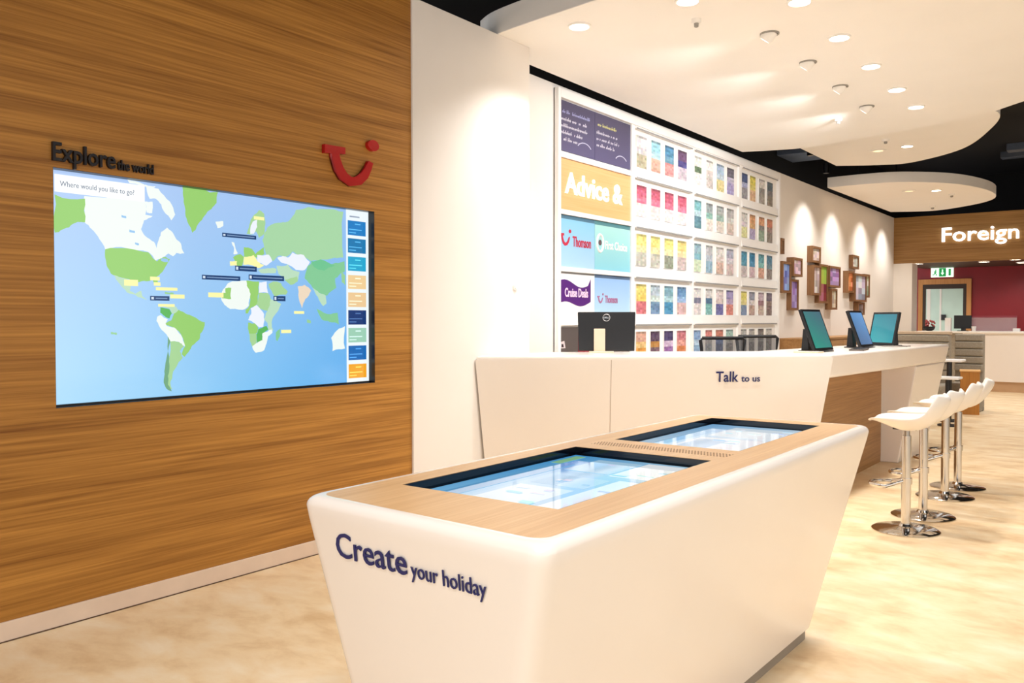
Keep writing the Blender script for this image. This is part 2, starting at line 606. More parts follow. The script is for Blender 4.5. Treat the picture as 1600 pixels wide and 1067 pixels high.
detector(-2.681, 5.827, 3.6, 0.035, 'tiny grey detector at the near end of the largest raft')
detector(-2.753, 9.592, 3.6, 0.04, 'tiny detector at the far end of the largest raft')
detector(-2.85, 12.05, 3.8, 0.045, 'small detector in the second raft, nearer than its ring shaped spot')
detector(-2.812, 16.483, 3.6, 0.05, 'small detector beside the bright downlight of the small back raft')
detector(-3.403, 18.018, 3.6, 0.06, 'small grey detector at the far edge of the small back raft')
for x, y, z, lab in ((-3.12, 12.77, 3.8, 'unlit ring shaped spot beside the bright downlight of the second raft'), (-3.323, 15.644, 3.6, 'unlit ring shaped spot beside the bright downlight of the small back raft')):
    t = thing('ring_spot', lab, 'ceiling light', (x, y, z), 0, 'ring shaped spots')
    MB().lathe([(0.11, 0), (0.11, -0.012), (0.07, -0.014), (0.066, 0)], 28, cap0=False, cap1=False).build('trim_ring', RAFTW, t, smooth=True)
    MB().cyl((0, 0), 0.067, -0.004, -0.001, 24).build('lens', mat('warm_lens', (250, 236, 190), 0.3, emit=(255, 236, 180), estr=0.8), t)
for k, (y, n) in enumerate(zip((12.9, 14.6, 16.5, 18.2), ('nearest', 'second', 'third', 'farthest'))):
    t = thing('track_spot', 'black wall washer in the dark gap above the picture wall, %s of four' % n, 'ceiling light', (-4.1 if k not in (1, 2) else -4.38, y, 3.95), 0, 'wall washers')
    MB().cyl((0, 0), 0.05, -0.09, 0.06, 20).build('barrel', BLACK, t, smooth=True)
    MB().cyl((0, 0), 0.012, 0.06, 0.85, 10).build('stem', BLACK, t)
    MB().cyl((0, 0), 0.04, -0.094, -0.088, 20).build('lens', GREYM, t)
for y in (13.7, 15.2, 17.0, 18.6):
    spot_light('washer_lamp', (-3.85, y, 3.58), (-4.45, y, 1.5), WASH_W, 100, 1.0, (1, 0.95, 0.88), 0.04)
for x, y in ((-4.11, 20.3), (-2.86, 20.5), (-2.243, 20.03), (-2.246, 21.2)):
    n = {-4.11: 'at its left end by the white return', -2.86: 'over the middle of the crimson wall', -2.243: 'nearer of two at its right end', -2.246: 'farther of two at its right end'}[x]
    downlight(x, y, 2.652, 'round soffit downlight under the oak bulkhead, ' + n, 0.11)
    spot_light('soffit_lamp', (x, y + 0.25, 2.6), (x, y + 0.9, 0), 16, 130, 0.6)
for x in (-0.9, 0.6):
    spot_light('soffit_lamp', (x, 20.9, 2.6), (x, 21.5, 0), 16, 130, 0.6)

# ------------------------------------------------------------------ the wall screen with the map
MAPP=[((238,246,240),[(2.078,2.014),(2.29,2.024),(2.389,2.021),(2.388,1.955),(2.428,1.952),(2.38,1.925),(2.364,1.88),(2.387,1.846),(2.434,1.82),(2.449,1.789),(2.461,1.837),(2.474,1.875),(2.507,1.9),(2.526,1.887),(2.559,1.844),(2.585,1.824),(2.605,1.772),(2.558,1.772),(2.538,1.753),(2.514,1.766),(2.473,1.737),(2.441,1.725),(2.402,1.767),(2.287,1.778),(2.177,1.766),(2.149,1.813),(2.111,1.859),(2.077,1.888)]),((238,246,240),[(2.39,2.108),(2.461,2.095),(2.525,2.036),(2.554,1.972),(2.532,1.939),(2.492,1.98),(2.476,2.016),(2.444,2.042),(2.413,2.038)]),((238,246,240),[(2.386,2.021),(2.428,2.025),(2.425,1.966),(2.396,1.966)]),((238,246,240),[(2.291,2.122),(2.382,2.107),(2.445,2.105),(2.437,2.097),(2.306,2.104)]),((150,205,110),[(1.939,2.005),(2.081,2.001),(2.08,1.888),(2.045,1.887),(2.004,1.857),(1.957,1.832),(1.938,1.827)]),((150,205,110),[(2.177,1.766),(2.287,1.778),(2.402,1.765),(2.425,1.739),(2.449,1.721),(2.497,1.747),(2.521,1.737),(2.497,1.698),(2.472,1.663),(2.448,1.644),(2.452,1.603),(2.436,1.602),(2.424,1.625),(2.377,1.619),(2.33,1.603),(2.3,1.624),(2.248,1.633),(2.204,1.648),(2.183,1.689)]),((185,220,190),[(2.219,1.642),(2.285,1.626),(2.308,1.595),(2.3,1.566),(2.33,1.552),(2.361,1.568),(2.368,1.539),(2.391,1.522),(2.345,1.535),(2.285,1.558),(2.248,1.6)]),((150,205,110),[(2.597,2.119),(2.711,2.121),(2.812,2.119),(2.803,2.059),(2.772,2.024),(2.727,1.981),(2.692,1.939),(2.671,1.899),(2.653,1.885),(2.632,1.926),(2.612,1.985),(2.604,2.06)]),((238,246,240),[(2.794,1.956),(2.843,1.964),(2.843,1.937),(2.807,1.923)]),((150,205,110),[(2.542,1.454),(2.57,1.474),(2.609,1.454),(2.654,1.439),(2.724,1.408),(2.717,1.377),(2.694,1.346),(2.688,1.315),(2.647,1.285),(2.624,1.25),(2.601,1.225),(2.584,1.241),(2.604,1.281),(2.585,1.337),(2.542,1.381),(2.498,1.393),(2.493,1.403),(2.525,1.418)]),((90,180,90),[(2.464,1.485),(2.515,1.478),(2.529,1.453),(2.515,1.428),(2.488,1.441),(2.464,1.458)]),((185,220,190),[(2.472,1.49),(2.554,1.491),(2.565,1.469),(2.542,1.454),(2.529,1.453),(2.518,1.478)]),((238,246,240),[(2.448,1.438),(2.466,1.446),(2.506,1.423),(2.493,1.403),(2.498,1.391),(2.542,1.381),(2.58,1.342),(2.604,1.281),(2.585,1.287),(2.568,1.305),(2.516,1.308),(2.505,1.333),(2.471,1.369),(2.442,1.416)]),((165,210,150),[(2.519,1.308),(2.568,1.305),(2.596,1.281),(2.573,1.256),(2.59,1.22),(2.567,1.201),(2.55,1.171),(2.534,1.152),(2.528,1.117),(2.516,1.088),(2.527,1.057),(2.505,1.063),(2.503,1.128)]),((110,165,125),[(2.505,1.333),(2.519,1.308),(2.51,1.203),(2.503,1.128),(2.503,1.083),(2.524,1.047),(2.494,1.064),(2.479,1.095),(2.483,1.154),(2.499,1.234)]),((238,246,240),[(2.87,1.624),(2.991,1.643),(3.018,1.568),(3.006,1.501),(2.961,1.477),(2.923,1.481),(2.884,1.481),(2.847,1.503),(2.826,1.535),(2.832,1.577)]),((150,205,110),[(2.829,1.568),(2.853,1.568),(2.853,1.596),(2.891,1.599),(2.89,1.537),(2.831,1.54)]),((150,205,110),[(2.991,1.643),(3.076,1.641),(3.072,1.574),(3.057,1.506),(3.017,1.487),(3.0,1.458),(2.983,1.458),(2.984,1.477),(3.009,1.501),(3.018,1.568),(2.993,1.614)]),((235,240,250),[(3.079,1.636),(3.128,1.643),(3.139,1.575),(3.075,1.576)]),((165,210,150),[(3.072,1.574),(3.139,1.575),(3.157,1.542),(3.133,1.473),(3.08,1.487),(3.057,1.511)]),((185,220,190),[(3.157,1.542),(3.21,1.523),(3.231,1.514),(3.18,1.444),(3.162,1.405),(3.173,1.356),(3.138,1.362),(3.132,1.405),(3.109,1.425),(3.121,1.459),(3.133,1.473)]),((235,240,250),[(3.017,1.487),(3.057,1.506),(3.08,1.487),(3.109,1.454),(3.103,1.381),(3.074,1.377),(3.045,1.401),(3.0,1.42),(3.023,1.458)]),((150,205,110),[(3.0,1.406),(3.045,1.401),(3.068,1.377),(3.062,1.348),(3.005,1.344)]),((165,210,150),[(3.005,1.344),(3.056,1.343),(3.056,1.29),(3.027,1.267),(3.01,1.306)]),((90,180,90),[(3.068,1.367),(3.126,1.386),(3.138,1.366),(3.096,1.343),(3.096,1.304),(3.061,1.29),(3.056,1.338)]),((238,246,240),[(3.027,1.272),(3.061,1.29),(3.096,1.304),(3.096,1.343),(3.161,1.366),(3.167,1.347),(3.137,1.327),(3.125,1.284),(3.107,1.246),(3.049,1.233),(3.032,1.252)]),((130,200,150),[(3.191,1.346),(3.227,1.371),(3.221,1.326),(3.202,1.297),(3.191,1.302)]),((165,212,165),[(3.114,1.916),(3.139,1.958),(3.188,1.983),(3.239,1.993),(3.284,2.002),(3.343,2.076),(3.436,2.104),(3.574,2.105),(3.718,2.103),(3.716,1.814),(3.643,1.81),(3.53,1.793),(3.454,1.778),(3.367,1.81),(3.315,1.828),(3.269,1.794),(3.212,1.795),(3.174,1.762),(3.125,1.8),(3.113,1.84),(3.101,1.88)]),((165,210,150),[(2.994,1.906),(3.012,1.957),(3.042,2.015),(3.079,2.049),(3.115,2.032),(3.121,1.997),(3.114,1.916),(3.077,1.888),(3.059,1.926),(3.023,1.904)]),((235,240,250),[(3.018,1.928),(3.036,1.979),(3.066,1.992),(3.066,1.952),(3.041,1.91),(3.018,1.908)]),((235,240,250),[(3.206,1.785),(3.244,1.797),(3.282,1.789),(3.315,1.822),(3.4,1.812),(3.447,1.772),(3.406,1.722),(3.34,1.719),(3.282,1.748),(3.237,1.756)]),((150,205,110),[(2.976,1.831),(3.029,1.824),(3.052,1.796),(3.113,1.84),(3.113,1.8),(3.064,1.776),(2.975,1.776)]),((150,205,110),[(2.903,1.767),(2.952,1.79),(2.975,1.776),(2.963,1.726),(2.928,1.724)]),((238,246,240),[(2.895,1.854),(2.912,1.851),(2.935,1.793),(2.906,1.787),(2.911,1.821)]),((250,245,170),[(2.975,1.776),(3.04,1.79),(3.064,1.756),(3.112,1.734),(3.076,1.717),(3.034,1.73),(2.969,1.731)]),((250,245,170),[(2.883,1.746),(2.929,1.749),(2.928,1.724),(2.883,1.722)]),((235,240,250),[(3.064,1.792),(3.143,1.799),(3.168,1.762),(3.124,1.734),(3.064,1.756)]),((185,220,190),[(3.069,1.706),(3.137,1.72),(3.199,1.718),(3.192,1.694),(3.087,1.69)]),((185,220,190),[(3.199,1.738),(3.282,1.748),(3.314,1.718),(3.366,1.71),(3.353,1.657),(3.268,1.648),(3.211,1.692)]),((165,210,150),[(3.14,1.629),(3.175,1.645),(3.229,1.637),(3.278,1.589),(3.265,1.569),(3.181,1.557),(3.157,1.595)]),((165,210,150),[(3.254,1.657),(3.347,1.681),(3.353,1.651),(3.297,1.629)]),((235,215,190),[(3.353,1.621),(3.404,1.633),(3.455,1.599),(3.409,1.547),(3.383,1.491),(3.359,1.556)]),((130,200,150),[(3.426,1.743),(3.467,1.778),(3.625,1.77),(3.725,1.792),(3.725,1.725),(3.646,1.68),(3.656,1.623),(3.581,1.571),(3.518,1.586),(3.466,1.617),(3.406,1.671)]),((110,195,145),[(3.454,1.778),(3.53,1.793),(3.643,1.761),(3.557,1.724),(3.481,1.742)]),((185,220,190),[(3.466,1.617),(3.518,1.586),(3.57,1.571),(3.575,1.522),(3.549,1.506),(3.507,1.562)]),((130,200,150),[(3.496,1.489),(3.538,1.473),(3.591,1.457),(3.666,1.466),(3.676,1.391),(3.601,1.408),(3.537,1.424)]),((238,246,240),[(3.611,1.309),(3.676,1.366),(3.726,1.382),(3.725,1.24),(3.621,1.226)])]
MAPR=[((250,245,170),(2.27,2.343,1.591,1.622)),((250,245,170),(2.408,2.461,1.623,1.642)),((250,245,170),(2.428,2.465,1.596,1.614)),((250,245,170),(2.439,2.561,1.573,1.589)),((250,245,170),(2.519,2.602,1.533,1.554)),((250,245,170),(2.451,2.544,1.489,1.503)),((250,245,170),(2.744,2.839,1.544,1.57)),((250,245,170),(3.323,3.399,1.457,1.474)),((250,245,170),(3.228,3.301,1.343,1.363)),((250,245,170),(3.042,3.113,1.992,2.011)),((20,62,112),(2.834,3.057,1.878,1.9)),((20,62,112),(2.915,3.059,1.695,1.724)),((20,62,112),(2.706,2.948,1.639,1.664)),((20,62,112),(3.004,3.251,1.649,1.678)),((20,62,112),(2.407,2.514,1.52,1.544)),((20,62,112),(3.174,3.26,1.531,1.561))]
MAPT=[((30,125,195),(3.752,3.906,1.961,2.054)),((25,120,175),(3.752,3.906,1.849,1.941)),((35,165,205),(3.751,3.905,1.734,1.825)),((238,205,150),(3.75,3.904,1.619,1.707)),((235,200,150),(3.75,3.909,1.504,1.596)),((15,55,115),(3.749,3.909,1.391,1.483)),((155,205,180),(3.748,3.908,1.277,1.37)),((20,105,180),(3.747,3.907,1.164,1.256)),((240,165,35),(3.747,3.907,1.048,1.138))]

XS = XW - 0.06
tv = thing('wall_screen', 'large wall screen with a world map set into the oak wall', 'screen', (XS, (TY0 + TY1) / 2, TZ0))
mv = Matrix.Translation((-XS, -(TY0 + TY1) / 2, -TZ0))
lin_b = MB()
e = 0.0015
lin_b.box(XS - 0.02, XW - 0.001, TY0, TY0 + e, TZ0, TZ1).box(XS - 0.02, XW - 0.001, TY1 - e, TY1, TZ0, TZ1).box(XS - 0.02, XW - 0.001, TY0, TY1, TZ0, TZ0 + e).box(XS - 0.02, XW - 0.001, TY0, TY1, TZ1 - e, TZ1)
lin_b.xf(mv).build('recess_lining', BLACK, tv)
MB().box(XS - 0.03, XS - 0.002, TY0, TY1, TZ0, TZ1).xf(mv).build('housing', BLACK, tv)
MB().box(XS - 0.002, XS + 0.02, TY0, TY1, TZ0, TZ0 + 0.011).xf(mv).build('bottom_bezel', BLACK, tv)
s = MB()
NX, NZ = 8, 6
cTL, cTR, cBL, cBR = (176, 202, 242), (150, 190, 238), (176, 222, 250), (84, 168, 232)  # sea gradient of the map, with reflection on the screen painted in


def sea(u, v):
    return tuple((cTL[i] * (1 - u) + cTR[i] * u) * v + (cBL[i] * (1 - u) + cBR[i] * u) * (1 - v) for i in range(3))


for a in range(NX):
    for b in range(NZ):
        q = [(a, b), (a + 1, b), (a + 1, b + 1), (a, b + 1)]
        s.col = [sea(i / NX, j / NZ) for i, j in q]
        s.poly([(XS, TY0 + (TY1 - TY0) * i / NX, TZ0 + (TZ1 - TZ0) * j / NZ) for i, j in q])
layer = XS


def put(col, pts):
    global layer
    layer += 0.00006
    s.col = col
    ar = sum(p[0] * q[1] - q[0] * p[1] for p, q in zip(pts, pts[1:] + pts[:1]))
    pts = pts if ar > 0 else pts[::-1]
    s.poly([(layer, min(max(y, TY0), TY1), min(max(z, TZ0), TZ1)) for y, z in pts])


def putr(col, y0, y1, z0, z1):
    put(col, [(y0, z0), (y1, z0), (y1, z1), (y0, z1)])


coast = random.Random(11)


def ragged(pts):
    """Coastline: every outline edge broken up by small random steps."""
    for lev in range(2):
        out = []
        for a, b in zip(pts, pts[1:] + pts[:1]):
            dy, dz = b[0] - a[0], b[1] - a[1]
            k = coast.uniform(-0.09, 0.09)
            out += [a, (a[0] + dy / 2 - dz * k, a[1] + dz / 2 + dy * k)]
        pts = out
    return pts


for col, pts in MAPP:
    put(col, ragged(pts))
for y, z, w, h in ((2.49, 1.555, 0.05, 0.012), (2.545, 1.545, 0.03, 0.01), (3.70, 1.66, 0.03, 0.07), (3.42, 1.405, 0.03, 0.02), (2.20, 1.35, 0.03, 0.012)):
    put((150, 205, 150), ragged([(y, z), (y + w, z - h * 0.3), (y + w, z + h * 0.6), (y, z + h)]))
for y, z, w, h in ((2.30, 1.86, 0.03, 0.012), (2.26, 1.93, 0.025, 0.012), (2.33, 1.80, 0.02, 0.01), (2.47, 1.725, 0.04, 0.014)):
    put((150, 196, 236), ragged([(y, z), (y + w, z - h * 0.3), (y + w, z + h * 0.6), (y, z + h)]))
for col, r in MAPR:
    putr(col, *r)
for col, r in MAPR[-6:]:
    putr((210, 225, 240), r[0] + 0.006, r[0] + 0.02, r[2] + 0.006, r[3] - 0.006)
    putr((120, 150, 190), r[0] + 0.03, r[1] - 0.012, (r[2] + r[3]) / 2 - 0.003, (r[2] + r[3]) / 2 + 0.003)
putr((250, 252, 252), 1.937, 2.383, 2.018, 2.1)
putr((236, 246, 250), 3.737, TY1, TZ0, TZ1)
for k, (col, r) in enumerate(MAPT):
    putr(col, 3.751, 3.906, r[2], r[3])
    lc = tuple(min(255, c + 70) for c in col)
    putr(lc, 3.812, 3.86, r[3] - 0.024, r[3] - 0.017)
    putr(lc, 3.76, 3.87, r[2] + 0.034, r[2] + 0.04)
    putr(lc, 3.76, 3.82, r[2] + 0.014, r[2] + 0.02)
putr((150, 165, 185), 3.765, 3.85, 2.075, 2.084)
s.col = (96, 112, 134)
s.add(text_mb('Where would you like to go?', 0.026, 0.365, 0.0, 0.0002), wall_m(layer + 0.001, 1.960, 2.046))
s.xf(mv).build('display', SCREEN, tv, attr=True)

ex = thing('wall_lettering', 'raised black lettering Explore the world on the oak wall above the screen', 'sign', (XW, 1.898, 2.151))
text_mb('Explore', 0.088, 0.296, 0.014, 0.018).xf(frame_mat((0.001, 0, 0), (0, 1, 0), (0, 0, 1))).build('large_word', LETTER, ex)
text_mb('the world', 0.05, 0.188, 0.016, 0.014).xf(frame_mat((0.001, 0.307, 0), (0, 1, 0), (0, 0, 1))).build('small_words', LETTER, ex)

lg = smile().xf(Matrix.Diagonal((0.447, 0.323, 0.028, 1))).xf(frame_mat((XW + 0.001, 3.494, 2.246), (0, 1, 0), (0, 0, 1)))
tag(lg.build('smile_emblem', RED, smooth=True), 'raised red smile emblem with a dot on the oak wall', 'emblem')
bt = thing('wall_button', 'small round white button on the white partition above the counter', 'switch', (-4.03, 5.442, 1.687))
Mx = Matrix.Rotation(math.radians(90), 4, 'Y')
MB().cyl((0, 0), 0.036, 0, 0.012, 28).xf(Mx).build('plate', RAFTW, bt, smooth=True)
MB().cyl((0, 0), 0.024, 0.012, 0.018, 24).xf(Mx).build('push_cap', WALLW, bt, smooth=True)

# ------------------------------------------------------------------ the touch table in front
TH = 0.92
tb = thing('touch_table', 'long tapered white table with an oak top and two sunken screens', 'table', (-1.5, 2.9, 0))
mt = Matrix.Translation((1.5, -2.9, 0))


def quad_round(c, z, inset=0.0, r=0.055, n=6):
    """Rounded quadrilateral through corners c (back right, back left, front left, front right)."""
    out = []
    m = len(c)
    cen = Vector((sum(p[0] for p in c) / 4, sum(p[1] for p in c) / 4))
    for i in range(m):
        p = Vector(c[i])
        a = (Vector(c[i - 1]) - p).normalized()
        b = (Vector(c[(i + 1) % m]) - p).normalized()
        p = p + (a + b) * inset
        p0, p2 = p + a * r, p + b * r
        for k in range(n + 1):
            t = k / n
            q = (1 - t) ** 2 * p0 + 2 * t * (1 - t) * p + t * t * p2
            out.append((q.x, q.y, z))
    return out


top = [(-1.058, 4.30), (-1.955, 4.25), (-1.958, 1.592), (-1.058, 1.545)]
bot = [(-1.205, 3.87), (-1.775, 3.85), (-1.755, 1.70), (-1.236, 1.61)]


def between(t):
    return [(b[0] + (a[0] - b[0]) * t, b[1] + (a[1] - b[1]) * t) for a, b in zip(top, bot)]


secs = []
for z in (0.05, 0.3, 0.55, 0.75, 0.862):
    secs.append(quad_round(between((z - 0.05) / 0.87), z, 0.0))
R = 0.036
for k in range(1, 7):
    a = math.radians(90 * k / 6)
    z = TH - R + R * math.sin(a)
    secs.append(quad_round(between((min(z, TH) - 0.05) / 0.87), z, R * (1 - math.cos(a))))
secs.append(quad_round(top, TH, 0.046))
secs.append(quad_round(top, TH - 0.05, 0.046))
MB().loft(secs).xf(mt).build('body', WHITE, tb, smooth=True, angle=50)
MB().loft([quad_round(bot, 0.0, 0.012), quad_round(bot, 0.05, 0.012)]).xf(mt).build('plinth', GREYP, tb)

SCR = [(-1.822, -1.250, 1.880, 2.862), (-1.800, -1.255, 3.130, 4.120)]
# oak top: one veneer sheet filling the white rim, with two openings for the screens
bm = bmesh.new()
outer = quad_round(top, TH, 0.0462)
loops = [outer] + [[(q[0], q[2], TH), (q[1], q[2], TH), (q[1], q[3], TH), (q[0], q[3], TH)] for q in SCR]
eds = []
for lp in loops:
    vsn = [bm.verts.new(p) for p in lp]
    eds += [bm.edges.new((vsn[i], vsn[(i + 1) % len(vsn)])) for i in range(len(vsn))]
bmesh.ops.triangle_fill(bm, use_beauty=True, use_dissolve=False, edges=eds, normal=(0, 0, 1))
bm.verts.index_update()
wt = MB()
wt.v = [tuple(v.co) for v in bm.verts]
for f in bm.faces:
    wt.face([v.index for v in f.verts])
bm.free()
for q in SCR:
    cs = [(q[0], q[2]), (q[1], q[2]), (q[1], q[3]), (q[0], q[3])]
    for i in range(4):
        p_, q_ = cs[i], cs[(i + 1) % 4]
        wt.poly([(*p_, TH), (*p_, TH - 0.045), (*q_, TH - 0.045), (*q_, TH)])
wt.xf(mt).build('oak_top', OAKT, tb)

rnd = random.Random(5)
for k, (x0, x1, y0, y1) in enumerate(SCR):
    z = TH - 0.028
    fr = MB()
    bz = 0.012
    fr.box(x0, x1, y0, y1, z - 0.016, z - 0.004)
    fr.box(x0, x0 + 0.004, y0, y1, z - 0.004, TH - 0.001).box(x1 - 0.004, x1, y0, y1, z - 0.004, TH - 0.001)
    fr.box(x0, x1, y0, y0 + 0.004, z - 0.004, TH - 0.001).box(x0, x1, y1 - 0.004, y1, z - 0.004, TH - 0.001)
    f = fr.xf(mt).build('screen_tray', BLACKG, tb)
    s = MB()
    a0, a1, b0, b1 = x0 + 0.02, x1 - 0.012, y0 + 0.012, y1 - 0.03
    zz = z
    c00, c10, c01, c11 = ((120, 190, 236), (206, 232, 246), (62, 150, 214), (188, 220, 238)) if k == 0 else ((206, 228, 244), (240, 246, 250), (120, 178, 226), (206, 226, 240))  # screen blue paling to the right, reflections painted into the colour
    n = 8
    for i in range(n):
        for j in range(n):
            q = [(i, j), (i + 1, j), (i + 1, j + 1), (i, j + 1)]
            s.col = [tuple((c00[m] * (1 - u / n) + c10[m] * u / n) * (1 - v / n) + (c01[m] * (1 - u / n) + c11[m] * u / n) * v / n for m in range(3)) for u, v in q]
            s.poly([(a0 + (a1 - a0) * u / n, b0 + (b1 - b0) * v / n, zz) for u, v in q])

    def pr(col, u0, u1, v0, v1):
        global_z[0] += 0.0001
        s.col = col
        s.poly([(a0 + (a1 - a0) * u, b0 + (b1 - b0) * v, global_z[0]) for u, v in ((u0, v0), (u1, v0), (u1, v1), (u0, v1))])
    global_z = [zz]
    # open window on the screen, its picture tiles and a sidebar of pale cards
    if k == 0:
        pr((150, 200, 236), 0.28, 0.98, 0.05, 0.62)
        pr((206, 228, 244), 0.32, 0.7, 0.08, 0.36)
        pr((128, 186, 226), 0.34, 0.5, 0.40, 0.58)
        pr((178, 214, 238), 0.52, 0.72, 0.40, 0.58)
        pr((232, 242, 250), 0.76, 0.97, 0.08, 0.60)
        pr((240, 246, 250), 0.62, 0.98, 0.66, 0.97)
        pr((96, 166, 216), 0.10, 0.22, 0.10, 0.80)
        pr((140, 196, 150), 0.04, 0.12, 0.78, 0.97)
        pr((170, 210, 236), 0.26, 0.6, 0.68, 0.94)
    else:
        pr((232, 240, 248), 0.30, 0.96, 0.06, 0.5)
        pr((176, 206, 234), 0.34, 0.6, 0.12, 0.44)
        pr((222, 236, 246), 0.3, 0.9, 0.56, 0.92)
        pr((150, 196, 232), 0.12, 0.24, 0.2, 0.85)
    for m in range(14):
        u, v = rnd.uniform(0.3, 0.85), rnd.uniform(0.1, 0.9)
        pr((rnd.randint(120, 235), rnd.randint(190, 235), rnd.randint(225, 250)), u, u + rnd.uniform(0.03, 0.12), v, v + rnd.uniform(0.01, 0.03))
    s.xf(mt).build('screen', SCREEN2, tb, attr=True)
gr = MB()
for j in range(6):
    for i in range(46):
        gr.cyl((-1.81 + i * 0.0125 + (j % 2) * 0.006, 2.965 + j * 0.014), 0.0035, TH + 0.0001, TH + 0.0005, 8)
gr.xf(mt).build('speaker_grille', mat('brown_grille_hole', (120, 84, 60), 0.6), tb)
# lettering on the sloping front
O = Vector((-1.797, 1.6025, 0.769))
xd = Vector((0.8343, -0.0546, 0))
yd = Vector((0.0, -0.10, 1))
nrm = xd.cross(yd).normalized()
o1 = O + nrm * 0.0015
text_mb('Create', 0.072, 0.285, 0.005, 0.003).xf(frame_mat(o1, xd, yd)).xf(mt).build('large_lettering', NAVY, tb)
o2 = o1 + xd.normalized() * 0.300
text_mb('your holiday', 0.043, 0.258, 0.001, 0.003).xf(frame_mat(o2, xd, yd)).xf(mt).build('small_lettering', NAVY, tb)

# ------------------------------------------------------------------ the service counter
A, C, E = Vector((-4.02, 4.927)), Vector((-1.975, 6.805)), Vector((-1.764, 10.342))
H = 1.155
u = (C - A).normalized()
nn = Vector((-u.y, u.x))
lean = {'A': u * 0.112 + nn * 0.1, 'C': Vector((-0.2, -0.02)), 'E': Vector((-0.18, -0.32))}


def cp(k, z):
    p = {'A': A, 'C': C, 'E': E}[k] + lean[k] * ((H - z) / H)
    return (p.x, p.y, z)


def ring(z):
    return [cp('A', z), cp('C', z), cp('E', z), (-2.5, 10.4, z), (-2.72, 7.12, z), (-4.025, 5.9, z)]


ct = thing('service_counter', 'long white service counter angled out from the white partition, bar end beside the stools', 'counter', (-2.6, 7.2, 0))
mc = Matrix.Translation((2.6, -7.2, 0))
MB().loft([ring(0.965), ring(H)]).xf(mc).build('counter_top', WHITE, ct, smooth=True, bevel=0.022, seg=4)
def fp_ring(z):
    a, c_ = cp('A', z), cp('C', z)
    return [(a[0] - nn.x * 0.003, a[1] - nn.y * 0.003, z), (c_[0] - nn.x * 0.003 + u.x * 0.003, c_[1] - nn.y * 0.003 + u.y * 0.003, z)]


MB().loft([fp_ring(z) + [(-2.6, 7.05, z), (-4.022, 5.6, z)] for z in (0.0, 0.965)] + [fp_ring(z) + [(-2.2, 6.9, z), (-4.022, 5.2, z)] for z in (0.9651, H - 0.03)]).xf(mc).build('front_panel', WHITE, ct, bevel=0.012)
f0 = lambda t, z: (A + u * t + nn * (0.1 * (H - z) / H) - nn * 0.004)
sm = MB()
for t in (1.03,):
    a, b = f0(t, 0.1), f0(t, 1.12)
    sm.loft([[(a.x - u.x * 0.002, a.y - u.y * 0.002, 0.1), (a.x + u.x * 0.002, a.y + u.y * 0.002, 0.1), (a.x + nn.x * 0.004, a.y + nn.y * 0.004, 0.1)],
             [(b.x - u.x * 0.002, b.y - u.y * 0.002, 1.12), (b.x + u.x * 0.002, b.y + u.y * 0.002, 1.12), (b.x + nn.x * 0.004, b.y + nn.y * 0.004, 1.12)]])
sm.xf(mc).build('joint', mat('grey_joint', (190, 170, 152), 0.6), ct)
MB().box(-2.22, -2.165, 6.92, 9.09, 0, 0.966).xf(mc).build('knee_panel', OAKD, ct)
MB().loft([[(-2.0, 9.08, 0), (-1.94, 10.02, 0), (-2.5, 10.1, 0), (-2.5, 9.08, 0)], [(-1.862, 9.2, 0.966), (-1.80, 10.29, 0.966), (-2.5, 10.35, 0.966), (-2.5, 9.2, 0.966)]]).xf(mc).build('end_leg', WHITE, ct, bevel=0.012)
p = f0(1.845, 0.95) - nn * 0.003
ydir = Vector((-nn.x * 0.087, -nn.y * 0.087, 1))
text_mb('Talk', 0.083, 0.178, 0.014, 0.002).xf(frame_mat((p.x, p.y, 0.948), (u.x, u.y, 0), ydir)).xf(mc).build('large_lettering', NAVY, ct)
q = p + u * 0.2
text_mb('to us', 0.052, 0.15, 0.016, 0.002).xf(frame_mat((q.x, q.y, 0.948), (u.x, u.y, 0), ydir)).xf(mc).build('small_lettering', NAVY, ct)


